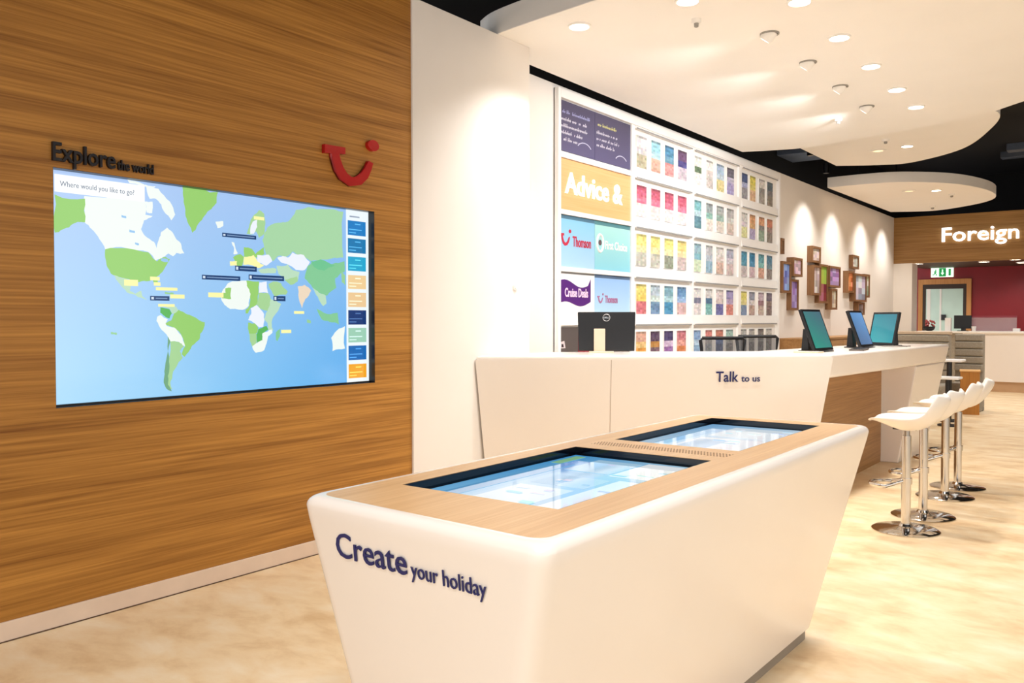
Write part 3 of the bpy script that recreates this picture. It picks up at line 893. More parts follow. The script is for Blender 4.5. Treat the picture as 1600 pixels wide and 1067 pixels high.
# ------------------------------------------------------------------ bar stools
def make_stool():
    t = thing('bar_stool', 'x', 'stool', (0, 0, 0), 0, 'white bar stools along the counter')
    # seat shell: profile from front lip to the low curved back, swept across the width
    prof = [(-0.225, 0.735), (-0.215, 0.752), (-0.17, 0.757), (-0.10, 0.752), (-0.02, 0.745), (0.06, 0.746), (0.12, 0.762), (0.165, 0.79), (0.20, 0.835), (0.228, 0.885), (0.25, 0.93)]
    half = [0.10, 0.14, 0.185, 0.205, 0.212, 0.212, 0.208, 0.20, 0.188, 0.165, 0.12]
    N = 14
    up, dn = [], []
    for (x, z), h in zip(prof, half):
        rowu, rowd = [], []
        for k in range(N + 1):
            v = -1 + 2 * k / N
            rise = 0.03 * abs(v) ** 2.4 * min(1, 0.25 + (x + 0.225) * 4)
            back = max(0, (x - 0.08) / 0.17)
            xx = x - 0.055 * back * abs(v) ** 2
            zz = z + rise * (1 - 0.6 * back)
            rowu.append((xx, v * h, zz))
            th = 0.03 * (1 - abs(v) ** 3) + 0.012
            ed = min(1.25, (0.16 + (x + 0.225) * 5.5)) * (1 - 0.55 * back)
            rowd.append((xx + 0.024 * back, v * h * 0.985, zz - th * ed * 1.35 + 0.0))
        up.append(rowu)
        dn.append(rowd)
    m = MB()
    iu = [[m.vert(p) for p in r] for r in up]
    idn = [[m.vert(p) for p in r] for r in dn]
    for i in range(len(prof) - 1):
        for k in range(N):
            m.face([iu[i][k], iu[i + 1][k], iu[i + 1][k + 1], iu[i][k + 1]])
            m.face([idn[i][k], idn[i][k + 1], idn[i + 1][k + 1], idn[i + 1][k]])
        m.face([iu[i][0], idn[i][0], idn[i + 1][0], iu[i + 1][0]])
        m.face([iu[i][N], iu[i + 1][N], idn[i + 1][N], idn[i][N]])
    for k in range(N):
        m.face([iu[0][k], iu[0][k + 1], idn[0][k + 1], idn[0][k]])
        m.face([iu[-1][k], idn[-1][k], idn[-1][k + 1], iu[-1][k + 1]])
    s = m.build('seat', STOOLW, t, smooth=True, angle=60)
    sb = s.modifiers.new('subdivision', 'SUBSURF')
    sb.levels = sb.render_levels = 1
    MB().box(-0.075, 0.075, -0.075, 0.075, 0.686, 0.712).build('seat_plate', BLACK, t, bevel=0.004)
    MB().lathe([(0.212, 0), (0.215, 0.006), (0.20, 0.014), (0.10, 0.02), (0.045, 0.03), (0.036, 0.045)], 48).build('base', CHROME, t, smooth=True)
    MB().cyl((0, 0), 0.030, 0.03, 0.64, 28).build('column', CHROME, t, smooth=True)
    MB().cyl((0, 0), 0.021, 0.64, 0.69, 24).build('piston', mat('satin_steel', (170, 164, 158), 0.25, 1.0), t, smooth=True)
    loop = [(-0.02, 0.028, 0.335)]
    for k in range(13):
        a = math.radians(90 + 180 * k / 12)
        loop.append((-0.11 + 0.115 * math.cos(a) * 1.0, 0.125 * math.sin(a), 0.305))
    loop.append((-0.02, -0.028, 0.335))
    MB().tube(loop, 0.0135, 12).build('footrest', CHROME, t, smooth=True)
    MB().cyl((0, 0), 0.038, 0.315, 0.355, 24).build('footrest_collar', CHROME, t, smooth=True)
    return t


ST = [(-1.316, 6.217, 0.02), (-1.312, 6.741, -0.10), (-1.316, 7.581, -0.02), (-1.306, 8.083, 0.16)]
SL = ['white shell bar stool on a chrome base, nearest to the touch table', 'white shell bar stool, second from the touch table, overlapping the nearest one',
      'white shell bar stool, third from the touch table, before a gap', 'white shell bar stool, farthest from the touch table at the end of the row']
st0 = make_stool()
st0.location = (*ST[0][:2], 0)
st0.rotation_euler = (0, 0, ST[0][2])
st0['label'] = SL[0]
for (x, y, r), lab in zip(ST[1:], SL[1:]):
    copy_tree(st0, (x, y, 0), r, lab, st0['group'])

# ------------------------------------------------------------------ things on the counter
# monitor seen from behind
fa = math.radians(-60)
mo = thing('monitor', 'black monitor seen from behind at the partition end of the counter, pale stand', 'monitor', (-3.545, 6.03, H), fa + math.pi / 2)
# local -Y points to the camera, X to the right
MB().loft([[(x * 0.232 * (0.97 if z < 0.1 else 1), y, z) for x, y in ((-1, -0.018), (1, -0.018), (1, 0.012), (-1, 0.012))] for z in (0.015, 0.33)]).build('case', BLACK, mo, bevel=0.006)
MB().box(-0.215, 0.215, 0.012, 0.016, 0.035, 0.315).build('screen', BLACKG, mo)
rg = MB().tube([(0.028 * math.cos(a * math.pi / 12), -0.019, 0.285 + 0.028 * math.sin(a * math.pi / 12)) for a in range(24)], 0.0032, 8, True)
rg.add(text_mb('DELL', 0.013, 0.040, 0.02, 0.002), frame_mat((-0.020, -0.0185, 0.279), (1, 0, 0), (0, 0, 1)))
rg.build('logo', mat('silver_logo', (206, 208, 212), 0.25, 0.8), mo)
MB().box(-0.10, -0.01, -0.05, -0.02, 0.0, 0.195).build('stand_column', mat('pale_stand', (232, 204, 178), 0.4), mo, bevel=0.004)
MB().box(-0.14, 0.06, -0.09, 0.09, 0.0, 0.012).build('stand_foot', mat('pale_stand', (232, 204, 178), 0.4), mo, bevel=0.004)


def tilt_screen(x, y, ang, lean_deg, c0, c1, label, w=0.41, h=0.345):
    """Touch screen computer leaning back on a rear stand; ang = way it faces."""
    t = thing('touch_computer', label, 'computer screen', (x, y, H), ang + math.pi / 2, 'tilted touch screens on the counter')
    M = Matrix.Rotation(math.radians(-lean_deg), 4, 'X')
    off = Matrix.Translation((0, -0.02, 0.012))
    hh = h / math.cos(math.radians(lean_deg))
    MB().box(-w / 2, w / 2, 0, 0.028, 0, hh).xf(off @ M).build('case', BLACK, t, bevel=0.004)
    s = MB()
    k = 6
    for i in range(k):
        for j in range(k):
            q = [(i, j), (i + 1, j), (i + 1, j + 1), (i, j + 1)]
            s.col = [tuple(c0[m] * (1 - (0.35 * a + 0.65 * b) / k) + c1[m] * (0.35 * a + 0.65 * b) / k for m in range(3)) for a, b in q]
            s.poly([(-w / 2 + 0.022 + (w - 0.044) * a / k, -0.0008, 0.022 + (hh - 0.044) * b / k) for a, b in q])
    s.xf(off @ M).build('screen', SCREEN, t, attr=True)
    MB().loft([[(-0.05, 0.10, 0), (0.05, 0.10, 0), (0.05, 0.165, 0), (-0.05, 0.165, 0)], [(-0.05, 0.115, 0.19), (0.05, 0.115, 0.19), (0.05, 0.15, 0.19), (-0.05, 0.15, 0.19)]]).build('stand', BLACK, t, bevel=0.003)
    MB().box(-0.10, 0.10, -0.06, 0.17, 0, 0.010).build('foot', BLACK, t, bevel=0.003)
    return t


tilt_screen(-2.215, 7.33, math.radians(-4), 20, (52, 150, 130), (74, 104, 118), 'tilted touch screen with a green picture, nearest to the mesh chairs')
tilt_screen(-2.20, 8.62, math.radians(-3), 20, (74, 110, 150), (110, 160, 214), 'tilted touch screen with a blue picture, between the green and the teal ones', 0.38)
tilt_screen(-2.24, 9.40, math.radians(-128), 12, (36, 170, 176), (20, 120, 140), 'tilted touch screen with a bright teal picture turned away from the other two', 0.39, 0.335)


def slab_thing(name, label, cat, x, y, z, w, d, h, rz, m):
    t = thing(name, label, cat, (x, y, z), rz)
    return t


kb = thing('keyboard', 'dark grey keyboard lying between the green and the blue touch screens', 'keyboard', (-2.06, 7.86, H), math.radians(98))
MB().box(-0.19, 0.19, -0.06, 0.06, 0.0, 0.014).build('case', mat('dark_grey_keyboard', (88, 78, 72), 0.5), kb, bevel=0.003)
ky = MB()
for i in range(14):
    for j in range(5):
        ky.box(-0.183 + i * 0.0262, -0.183 + i * 0.0262 + 0.021, -0.053 + j * 0.0215, -0.053 + j * 0.0215 + 0.017, 0.014, 0.018)
ky.build('keys', BLACK, kb)
tag(MB().box(-0.10, 0.10, -0.07, 0.07, 0, 0.012).build('leaflet_pile', mat('beige_leaflets', (226, 196, 166), 0.6), bevel=0.002), 'low beige pile of leaflets on the counter beside the green touch screen', 'paper')
bpy.data.objects['leaflet_pile'].location = (-2.22, 6.98, H)
tag(MB().box(-0.12, 0.12, -0.08, 0.08, 0, 0.008).build('desk_mat', mat('grey_mat', (120, 112, 104), 0.6), bevel=0.002), 'flat grey mat in front of the teal touch screen', 'mat')
bpy.data.objects['desk_mat'].location = (-2.06, 9.22, H)


# ------------------------------------------------------------------ mesh-backed office chairs behind the counter
def make_chair(hb):
    t = thing('office_chair', 'x', 'chair', (0, 0, 0), 0, 'mesh office chairs behind the counter')
    # local -Y faces the camera; sitter faces -Y, back on the +Y side
    w0, w1, z0, z1 = 0.17, 0.215, 0.80, hb - 0.02
    pts = [(-w0, 0.20, z0), (-w1, 0.24, z1 - 0.02), (-w1 + 0.02, 0.242, z1), (w1 - 0.02, 0.242, z1), (w1, 0.24, z1 - 0.02), (w0, 0.20, z0)]
    MB().tube(pts, 0.017, 10, True).build('back_frame', BLACK, t, smooth=True)
    m = MB()
    n = 8
    for i in range(n):
        a, b = i / n, (i + 1) / n
        W = lambda k: w0 + (w1 - w0) * k
        m.poly([(-W(a), 0.20 + 0.04 * a, z0 + (z1 - z0) * a), (W(a), 0.20 + 0.04 * a, z0 + (z1 - z0) * a), (W(b), 0.20 + 0.04 * b, z0 + (z1 - z0) * b), (-W(b), 0.20 + 0.04 * b, z0 + (z1 - z0) * b)])
    m.build('back_mesh', MESHM, t)
    MB().loft([[(x, y, z) for x, y in rrect(-0.235, 0.235, -0.25, 0.21, 0.08)] for z in (0.67, 0.735)]).build('seat', BLACK, t, bevel=0.015)
    MB().loft([[(-0.04, 0.19, 0.62), (0.04, 0.19, 0.62), (0.04, 0.23, 0.62), (-0.04, 0.23, 0.62)], [(-0.04, 0.215, 0.83), (0.04, 0.215, 0.83), (0.04, 0.235, 0.83), (-0.04, 0.235, 0.83)]]).box(-0.04, 0.04, -0.05, 0.23, 0.62, 0.67).build('back_support', BLACK, t)
    MB().cyl((0, 0), 0.026, 0.10, 0.64, 20).build('gas_column', CHROME, t, smooth=True)
    for k in range(5):
        a = 2 * math.pi * k / 5
        MB().tube([(0.02 * math.cos(a), 0.02 * math.sin(a), 0.11), (0.29 * math.cos(a), 0.29 * math.sin(a), 0.075)], 0.02, 10).cyl((0.28 * math.cos(a), 0.28 * math.sin(a)), 0.026, 0, 0.055, 14).build('leg', BLACK, t, smooth=True)
    return t


c0 = make_chair(1.265)
c0.location = (-3.20, 7.72, 0)
c0.rotation_euler = (0, 0, math.radians(38))
c0['label'] = 'black mesh office chair behind the counter, nearer one with the wider back'
copy_tree(c0, (-3.28, 8.75, 0), math.radians(30), 'black mesh office chair behind the counter, farther one partly hidden by its neighbour', c0['group'])

# ------------------------------------------------------------------ the brochure wall
XF = -4.42
Y0, Y1 = 6.600, 12.470
LINES = [3.455, 2.935, 2.410, 1.877, 1.372, 0.86, 0.34]
BAYS = [(8.080, 9.498), (9.551, 10.937), (11.025, 12.395)]
rk = thing('display_rack', 'tall white brochure rack lining the wall behind the counter', 'display rack', (-4.45, 9.5, 0))
mr = Matrix.Translation((4.45, -9.5, 0))
MB().box(-4.449, -4.436, Y0, Y1, 0.0, 3.56).xf(mr).build('back_panel', RACKW, rk)
MB().box(-4.449, -4.392, Y0, 6.645, 0, 3.56).box(-4.449, -4.392, 12.42, Y1, 0, 3.56).box(-4.449, -4.392, 6.645, 12.42, 3.475, 3.56).box(-4.449, -4.392, 6.645, 12.42, 0, 0.30).xf(mr).build('outer_frame', RACKW, rk, bevel=0.003)
for a, b in ((8.012, 8.08), (9.498, 9.551), (10.937, 11.025)):
    MB().box(-4.44, -4.408, a, b, 0.3, 3.475).xf(mr).build('upright', RACKW, rk)
for z in LINES[1:]:
    MB().box(-4.44, -4.404, 6.645, 8.012, z - 0.002, z + 0.042).xf(mr).build('poster_rail', RACKW, rk)
for a, b in BAYS:
    for z in LINES:
        sh = MB().box(-4.44, -4.398, a, b, z - 0.005, z + 0.018).xf(mr).build('shelf', RACKW, rk)
        MB().box(-4.399, -4.396, a + 0.02, b - 0.02, z - 0.012, z + 0.004).xf(mr).build('edge_shadow', GREYT, sh)  # grey strip painted as the shadow line under the shelf edge
    for z in LINES[1:]:
        MB().loft([[(-4.44, a, z + 0.018), (-4.400, a, z + 0.018), (-4.400, b, z + 0.018), (-4.44, b, z + 0.018)], [(-4.44, a, z + 0.112), (-4.412, a, z + 0.112), (-4.412, b, z + 0.112), (-4.44, b, z + 0.112)]]).xf(mr).build('ledge', RACKW, rk)

# posters in the first column
PY0, PYM, PY1 = 6.650, 7.292, 8.008


def poster(name, label, y0, y1, z0, z1, build, m=PRINT, cat='poster'):
    t = thing(name, label, cat, (-4.436, (y0 + y1) / 2, z0), 0, 'posters in the first rack column')
    mv = Matrix.Translation((4.436, -(y0 + y1) / 2, -z0))
    p = MB()
    build(p, y0, y1, z0, z1, t, mv)
    return t


def panel(p, col, y0, y1, z0, z1, t, mv, m=PRINT):
    """The board itself: a thin box with a printed colour, optionally a vertical blend of two colours."""
    top_c, bot_c = col if isinstance(col[0], tuple) else (col, col)
    x0, x1 = -4.436, -4.424
    p.col = [bot_c, bot_c, top_c, top_c]
    p.poly([(x1, y0, z0), (x1, y1, z0), (x1, y1, z1), (x1, y0, z1)])
    p.col = bot_c
    p.poly([(x0, y0, z0), (x0, y1, z0), (x1, y1, z0), (x1, y0, z0)])
    p.poly([(x0, y0, z1), (x1, y0, z1), (x1, y1, z1), (x0, y1, z1)])
    p.poly([(x0, y0, z0), (x1, y0, z0), (x1, y0, z1), (x0, y0, z1)])
    p.poly([(x0, y1, z0), (x0, y1, z1), (x1, y1, z1), (x1, y1, z0)])


def flat(p, col, pts, k=1):
    p.col = col
    ar = sum(a[0] * b[1] - b[0] * a[1] for a, b in zip(pts, pts[1:] + pts[:1]))
    pts = pts if ar > 0 else pts[::-1]
    p.poly([(-4.424 + 0.0006 * k, y, z) for y, z in pts])


def scribble(p, col, y, z, w, h, rnd):
    """A line of unreadable handwriting: short upright strokes of varying height on a thin joining stroke."""
    x = y
    while x < y + w:
        if rnd.random() < 0.16:
            x += 0.02
            continue
        hh = h * rnd.choice((0.55, 0.6, 0.65, 1.0))
        k = rnd.uniform(0.010, 0.016)
        flat(p, col, [(x, z), (x + 0.008, z), (x + 0.012, z + hh), (x + 0.004, z + hh)])
        flat(p, col, [(x, z + h * 0.22), (x + k + 0.006, z + h * 0.3), (x + k + 0.006, z + h * 0.42), (x, z + h * 0.36)])
        x += k + 0.006


def chalk(kind):
    def f(p, y0, y1, z0, z1, t, mv):
        rnd = random.Random(kind)
        panel(p, ((70, 66, 96), (88, 84, 122)), y0, y1, z0, z1, t, mv)
        W = (226, 224, 236)
        if kind == 1:
            scribble(p, (172, 176, 222), y0 + 0.04, z1 - 0.115, 0.5, 0.034, rnd)
            for i, (o, w) in enumerate(((0.02, 0.47), (0.0, 0.52), (0.02, 0.38), (0.08, 0.27))):
                scribble(p, W, y0 + o, z1 - 0.185 - i * 0.062, w, 0.036, rnd)
            arc = (y0 + 0.45, z0 + 0.045, 0.13)
        else:
            scribble(p, (226, 222, 140), y0 + 0.05, z1 - 0.125, 0.36, 0.036, rnd)
            for i, w in enumerate((0.4, 0.44, 0.37)):
                scribble(p, W, y0 + 0.03, z1 - 0.205 - i * 0.062, w, 0.036, rnd)
            arc = (y0 + 0.52, z0 + 0.035, 0.12)
        # short chalk arc drawn in the lower corner
        for i in range(8):
            a0, a1 = math.radians(30 + 15 * i), math.radians(45 + 15 * i)
            r0, r1 = arc[2], arc[2] + 0.014
            flat(p, (206, 208, 230), [(min(y1, arc[0] + r * math.cos(a)), arc[1] + r * 0.6 * math.sin(a)) for r, a in ((r0, a0), (r1, a0), (r1, a1), (r0, a1))])
        p.xf(mv).build('board', PRINT, t, attr=True)
    return f


poster('chalk_poster', 'slate coloured poster with white handwriting, topmost next to the partition', PY0, PYM - 0.002, 3.0, 3.466, chalk(1))
poster('chalk_poster', 'slate coloured poster with a yellow heading, topmost next to the brochures', PYM + 0.002, PY1, 3.0, 3.466, chalk(2))


def advice(p, y0, y1, z0, z1, t, mv):
    MB().box(-4.436, -4.424, y0, y1, z0, z1).xf(mv).build('board', ORANGEW, t)
    text_mb('Advice &', 0.205, 1.08, 0.018, 0.012).xf(wall_m(-4.4235, y0 + 0.10, z0 + 0.17)).xf(mv).build('lettering', SOFTW, t)


poster('advice_panel', 'orange wood panel with lit white lettering Advice in the brochure rack', PY0, PY1, 2.444, 2.93, advice, cat='sign')
LOGO_R, LOGO_P = mat('logo_red', (196, 40, 70), 0.5), mat('logo_purple', (84, 30, 120), 0.5)


def smile_word(word, blend, red, sx, sz, sw, tw):
    def f(p, y0, y1, z0, z1, t, mv):
        panel(p, blend, y0, y1, z0, z1, t, mv)
        flat(p, tuple(int(c * 0.62) for c in blend[0]), [(y0, z1 - 0.035), (y1, z1 - 0.035), (y1, z1), (y0, z1)])
        p.xf(mv).build('board', PRINT, t, attr=True)
        g = smile().xf(Matrix.Diagonal((sw, sw * 0.85, 0.003, 1))).xf(wall_m(-4.4235, y0 + sx, z0 + sz))
        g.add(text_mb(word, 0.09 * tw / 0.3, tw, 0.02, 0.003), wall_m(-4.4235, y0 + sx + sw + 0.03, z0 + sz + 0.01))
        g.xf(mv).build('logo', red, t)
    return f


poster('brand_poster', 'pale blue poster with red smile logo and red word, left of the teal poster', PY0, PYM - 0.002, 1.922, 2.405, smile_word('Thomson', ((138, 200, 238), (176, 212, 246)), LOGO_R, 0.02, 0.19, 0.19, 0.33))


def teal(p, y0, y1, z0, z1, t, mv):
    panel(p, ((176, 226, 220), (142, 208, 224)), y0, y1, z0, z1, t, mv)
    flat(p, (88, 140, 148), [(y0, z1 - 0.04), (y1, z1 - 0.04), (y1, z1), (y0, z1)])
    p.xf(mv).build('board', PRINT, t, attr=True)
    g = MB().tube([(0.06 * math.cos(a * math.pi / 12), 0.085 * math.sin(a * math.pi / 12), 0.0) for a in range(24)], 0.013, 6, True).xf(wall_m(-4.4235, y0 + 0.1, z0 + 0.265))
    g.add(text_mb('First Choice', 0.085, 0.45, 0.02, 0.003), wall_m(-4.4235, y0 + 0.2, z0 + 0.215))
    g.xf(mv).build('logo', RACKW, t)
    MB().cyl((0, 0), 0.028, 0, 0.004, 14).xf(wall_m(-4.4235, y0 + 0.1, z0 + 0.27)).xf(mv).build('logo_dot', mat('logo_dark', (96, 80, 84), 0.5), t)


poster('brand_poster', 'pale teal poster with white lettering beside the blue smile poster', PYM + 0.002, PY1, 1.922, 2.405, teal)


def cruise(p, y0, y1, z0, z1, t, mv):
    panel(p, (246, 246, 246), y0, y1, z0, z1, t, mv)
    flat(p, (150, 150, 150), [(y0, z1 - 0.02), (y1, z1 - 0.02), (y1, z1), (y0, z1)])
    p.xf(mv).build('board', PRINT, t, attr=True)
    n = 12
    lo, hi = [], []
    for i in range(n + 1):
        a = i / n
        wv = 0.03 * math.sin(a * 2 * math.pi + 0.4)
        x = y0 + 0.005 + a * 0.56
        lo.append((x, z0 + 0.17 + wv * 0.9 - 0.02 * (1 - a)))
        hi.append((x, z0 + 0.36 + wv - 0.02 * a + (0.05 if i == n else 0)))
    g = MB()
    for i in range(n):
        g.loft([[(lo[i][0], lo[i][1], 0), (lo[i + 1][0], lo[i + 1][1], 0), (hi[i + 1][0], hi[i + 1][1], 0), (hi[i][0], hi[i][1], 0)],
                [(lo[i][0], lo[i][1], 0.003), (lo[i + 1][0], lo[i + 1][1], 0.003), (hi[i + 1][0], hi[i + 1][1], 0.003), (hi[i][0], hi[i][1], 0.003)]])
    g.xf(frame_mat((-4.4235, 0, 0), (0, 1, 0), (0, 0, 1))).xf(mv).build('flag', LOGO_P, t)
    text_mb('Cruise Deals', 0.085, 0.41, 0.02, 0.004).xf(wall_m(-4.4198, y0 + 0.10, z0 + 0.225)).xf(mv).build('lettering', mat('pale_pink_letter', (246, 214, 240), 0.5), t)


poster('brand_poster', 'white poster with a waving purple flag logo above the monitor', PY0, PYM - 0.002, 1.416, 1.875, cruise)
poster('brand_poster', 'pale blue poster with a small faint smile logo right of the purple flag', PYM + 0.002, PY1, 1.416, 1.875, smile_word('Thomson', ((150, 190, 240), (190, 224, 244)), mat('logo_mauve', (176, 110, 150), 0.5), 0.05, 0.17, 0.12, 0.25))


def plain(col):
    def f(p, y0, y1, z0, z1, t, mv):
        panel(p, col, y0, y1, z0, z1, t, mv)
        if col[0] < 120:
            flat(p, (214, 204, 206), [(y0 + 0.03, z0 + 0.25), (y0 + 0.12, z0 + 0.25), (y0 + 0.10, z0 + 0.32), (y0 + 0.04, z0 + 0.31)])
            flat(p, (60, 40, 44), [(y0 + 0.05, z0 + 0.26), (y0 + 0.09, z0 + 0.26), (y0 + 0.08, z0 + 0.29), (y0 + 0.05, z0 + 0.29)], 2)
        p.xf(mv).build('board', PRINT, t, attr=True)
    return f


poster('plain_poster', 'dark grey board with a small white mark, low at the partition end of the rack', PY0, 6.99, 0.905, 1.352, plain((92, 84, 82)))
poster('plain_poster', 'plain maroon board in the rack right behind the monitor edge', 6.995, 7.29, 0.905, 1.352, plain((142, 18, 42)))
poster('plain_poster', 'dark brown board in the rack behind the monitor', 7.295, PY1, 0.905, 1.352, plain((74, 58, 56)))

# brochures: three bays of four, five rows in view
ROWZ = [(3.050, 3.389), (2.530, 2.863), (2.005, 2.343), (1.486, 1.806), (0.985, 1.296)]
CO = [[(8.139, 8.362), (8.468, 8.685), (8.797, 9.019), (9.125, 9.360)], [(9.578, 9.772), (9.914, 10.110), (10.227, 10.456), (10.554, 10.780)], [(11.050, 11.250), (11.336, 11.542), (11.674, 11.890), (11.991, 12.211)]]
PK = [(205, 85, 115), (235, 120, 150), (250, 235, 235)]
YL = [(245, 232, 130), (250, 242, 180), (205, 205, 190)]
PAL = [
    [[(235, 235, 240), (214, 212, 216), (176, 168, 140)], [(150, 215, 235), (180, 230, 245), (225, 170, 150)], [(60, 140, 190), (110, 170, 205), (230, 150, 150)], [(96, 60, 110), (60, 60, 140), (205, 190, 205)],
     [(245, 245, 240), (86, 116, 82), (245, 240, 240)], [(245, 245, 240), (220, 212, 206), (210, 200, 195)], [(170, 200, 235), (196, 218, 240), (235, 220, 150)], [(90, 90, 110), (200, 195, 225), (170, 160, 215)],
     [(30, 60, 120), (180, 190, 230), (150, 150, 160)], [(235, 220, 80), (240, 225, 120), (235, 190, 150)], [(225, 225, 220), (130, 130, 130), (160, 155, 150)], [(60, 90, 110), (110, 110, 115), (130, 120, 110)]],
    [PK, PK, PK, PK, [(120, 190, 200), (190, 225, 235), (90, 140, 160)], [(150, 165, 170), (140, 195, 186), (245, 235, 225)], [(170, 180, 180), (150, 190, 180), (235, 225, 215)], [(190, 190, 190), (225, 230, 225), (225, 205, 195)],
     [(215, 215, 215), (225, 215, 225), (235, 235, 170)], [(225, 160, 110), (235, 185, 130), (180, 170, 215)], [(215, 150, 110), (140, 140, 140), (150, 180, 160)], [(205, 120, 90), (160, 130, 130), (140, 130, 125)]],
    [YL, YL, [(245, 232, 130), (250, 242, 180), (150, 160, 140)], [(245, 220, 130), (250, 235, 180), (215, 195, 195)], [(150, 190, 205), (120, 180, 200), (215, 235, 200)], [(200, 205, 210), (190, 205, 225), (150, 190, 215)],
     [(235, 230, 230), (240, 225, 220), (225, 190, 175)], [(185, 190, 215), (225, 220, 235), (225, 205, 205)], [(60, 150, 190), (90, 170, 200), (210, 200, 205)], [(40, 130, 180), (70, 150, 200), (215, 190, 200)],
     [(80, 160, 175), (120, 190, 190), (225, 170, 150)], [(70, 130, 160), (100, 140, 160), (130, 120, 120)]],
    [[(245, 225, 120), (240, 210, 100), (215, 110, 120)], [(180, 200, 215), (210, 230, 225), (100, 140, 180)], [(120, 170, 190), (170, 210, 220), (60, 140, 190)], [(90, 140, 190), (150, 190, 235), (215, 180, 180)],
     [(225, 225, 225), (120, 120, 150), (235, 225, 225)], [(220, 220, 220), (70, 110, 150), (120, 190, 190)], [(235, 220, 225), (220, 205, 205), (100, 100, 170)], [(150, 140, 200), (190, 170, 210), (225, 140, 130)],
     [(240, 230, 120), (245, 235, 160), (110, 140, 180)], [(150, 160, 180), (220, 215, 220), (190, 160, 150)], [(205, 185, 200), (150, 110, 120), (200, 180, 170)], [(110, 105, 125), (150, 130, 120), (120, 105, 105)]],
    [[(215, 160, 140), (235, 190, 120), (230, 150, 60)], [(70, 50, 80), (190, 130, 60), (110, 80, 100)], [(50, 40, 90), (215, 190, 225), (150, 100, 170)], [(200, 110, 120), (230, 160, 150), (215, 120, 70)],
     [(120, 160, 210), (180, 210, 235), (130, 170, 215)], [(215, 120, 115), (190, 190, 195), (150, 160, 170)], [(200, 120, 100), (90, 120, 180), (60, 80, 130)], [(150, 190, 185), (170, 175, 175), (130, 130, 130)],
     [(190, 190, 195), (150, 150, 155), (140, 140, 140)], [(180, 180, 180), (170, 170, 170), (120, 120, 125)], [(110, 110, 110), (150, 150, 150), (110, 110, 115)], [(190, 190, 190), (130, 130, 130), (120, 120, 120)]],
]
CNAME = [['white and grey', 'light blue', 'blue and coral', 'purple and navy', 'white with a dark green picture', 'plain white', 'pale blue and yellow', 'lilac', 'navy and white', 'yellow', 'grey and white', 'dark slate'],
         ['pink'] * 4 + ['aqua', 'white and green', 'pale green', 'whitish', 'pale grey', 'orange', 'orange and grey', 'rust and grey'],
         ['yellow'] * 4 + ['aqua blue', 'pale blue', 'cream white', 'lavender white', 'bright blue', 'deep blue', 'teal', 'grey blue'],
         ['yellow and red', 'pale green and blue', 'pale blue', 'sky blue', 'white and violet', 'white and dark blue', 'white and violet blue', 'purple and red', 'yellow and blue', 'grey white', 'mauve', 'dark grey'],
         ['orange', 'dark brown', 'violet', 'red and white', 'light blue', 'red topped grey', 'red topped blue', 'grey green', 'light grey', 'mid grey', 'charcoal', 'grey']]
RN = ['top row', 'second row', 'third row', 'fourth row', 'lowest visible row']
BN = ['the bay beside the posters', 'the middle bay', 'the far bay']
SN = ['first', 'second', 'third', 'fourth']
for r, (z0, z1) in enumerate(ROWZ):
    for b in range(3):
        for k, (y0, y1) in enumerate(CO[b]):
            idx = b * 4 + k
            pal = PAL[r][idx]
            rnd = random.Random(r * 100 + idx)
            p = MB()
            x0, x1 = -4.436, -4.418
            nu, nv = 5, 14
            w, h = (y1 - y0), (z1 - z0)
            for j in range(nv):
                base = pal[2] if j < 6 else (pal[1] if j < 9 else pal[0])
                if j == nv - 1:
                    base = tuple(int(c * 0.72) for c in pal[0])       # the title band
                for i in range(nu):
                    jt = rnd.randint(-26, 14)
                    p.col = tuple(max(0, min(240, 0.82 * c + 36 + jt + rnd.randint(-5, 5))) for c in base)
                    p.poly([(x1, y0 + w * i / nu, z0 + h * j / nv), (x1, y0 + w * (i + 1) / nu, z0 + h * j / nv), (x1, y0 + w * (i + 1) / nu, z0 + h * (j + 1) / nv), (x1, y0 + w * i / nu, z0 + h * (j + 1) / nv)])
            p.col = (236, 234, 230)
            p.poly([(x0, y0, z0), (x0, y1, z0), (x1, y1, z0), (x1, y0, z0)])
            p.poly([(x0, y0, z1), (x1, y0, z1), (x1, y1, z1), (x0, y1, z1)])
            p.poly([(x0, y0, z0), (x1, y0, z0), (x1, y0, z1), (x0, y0, z1)])
            p.poly([(x0, y1, z0), (x0, y1, z1), (x1, y1, z1), (x1, y1, z0)])
            p.poly([(x0, y0, z0), (x0, y0, z1), (x0, y1, z1), (x0, y1, z0)])
            p.xf(Matrix.Translation((4.43, -(y0 + y1) / 2, -z0)))
            o = p.build('brochure', PRINT, attr=True)
            o.location = (-4.43, (y0 + y1) / 2, z0)
            tag(o, '%s brochure, %s slot, %s, %s' % (CNAME[r][idx], SN[k], RN[r], BN[b]), 'brochure', 'brochures in the white rack')

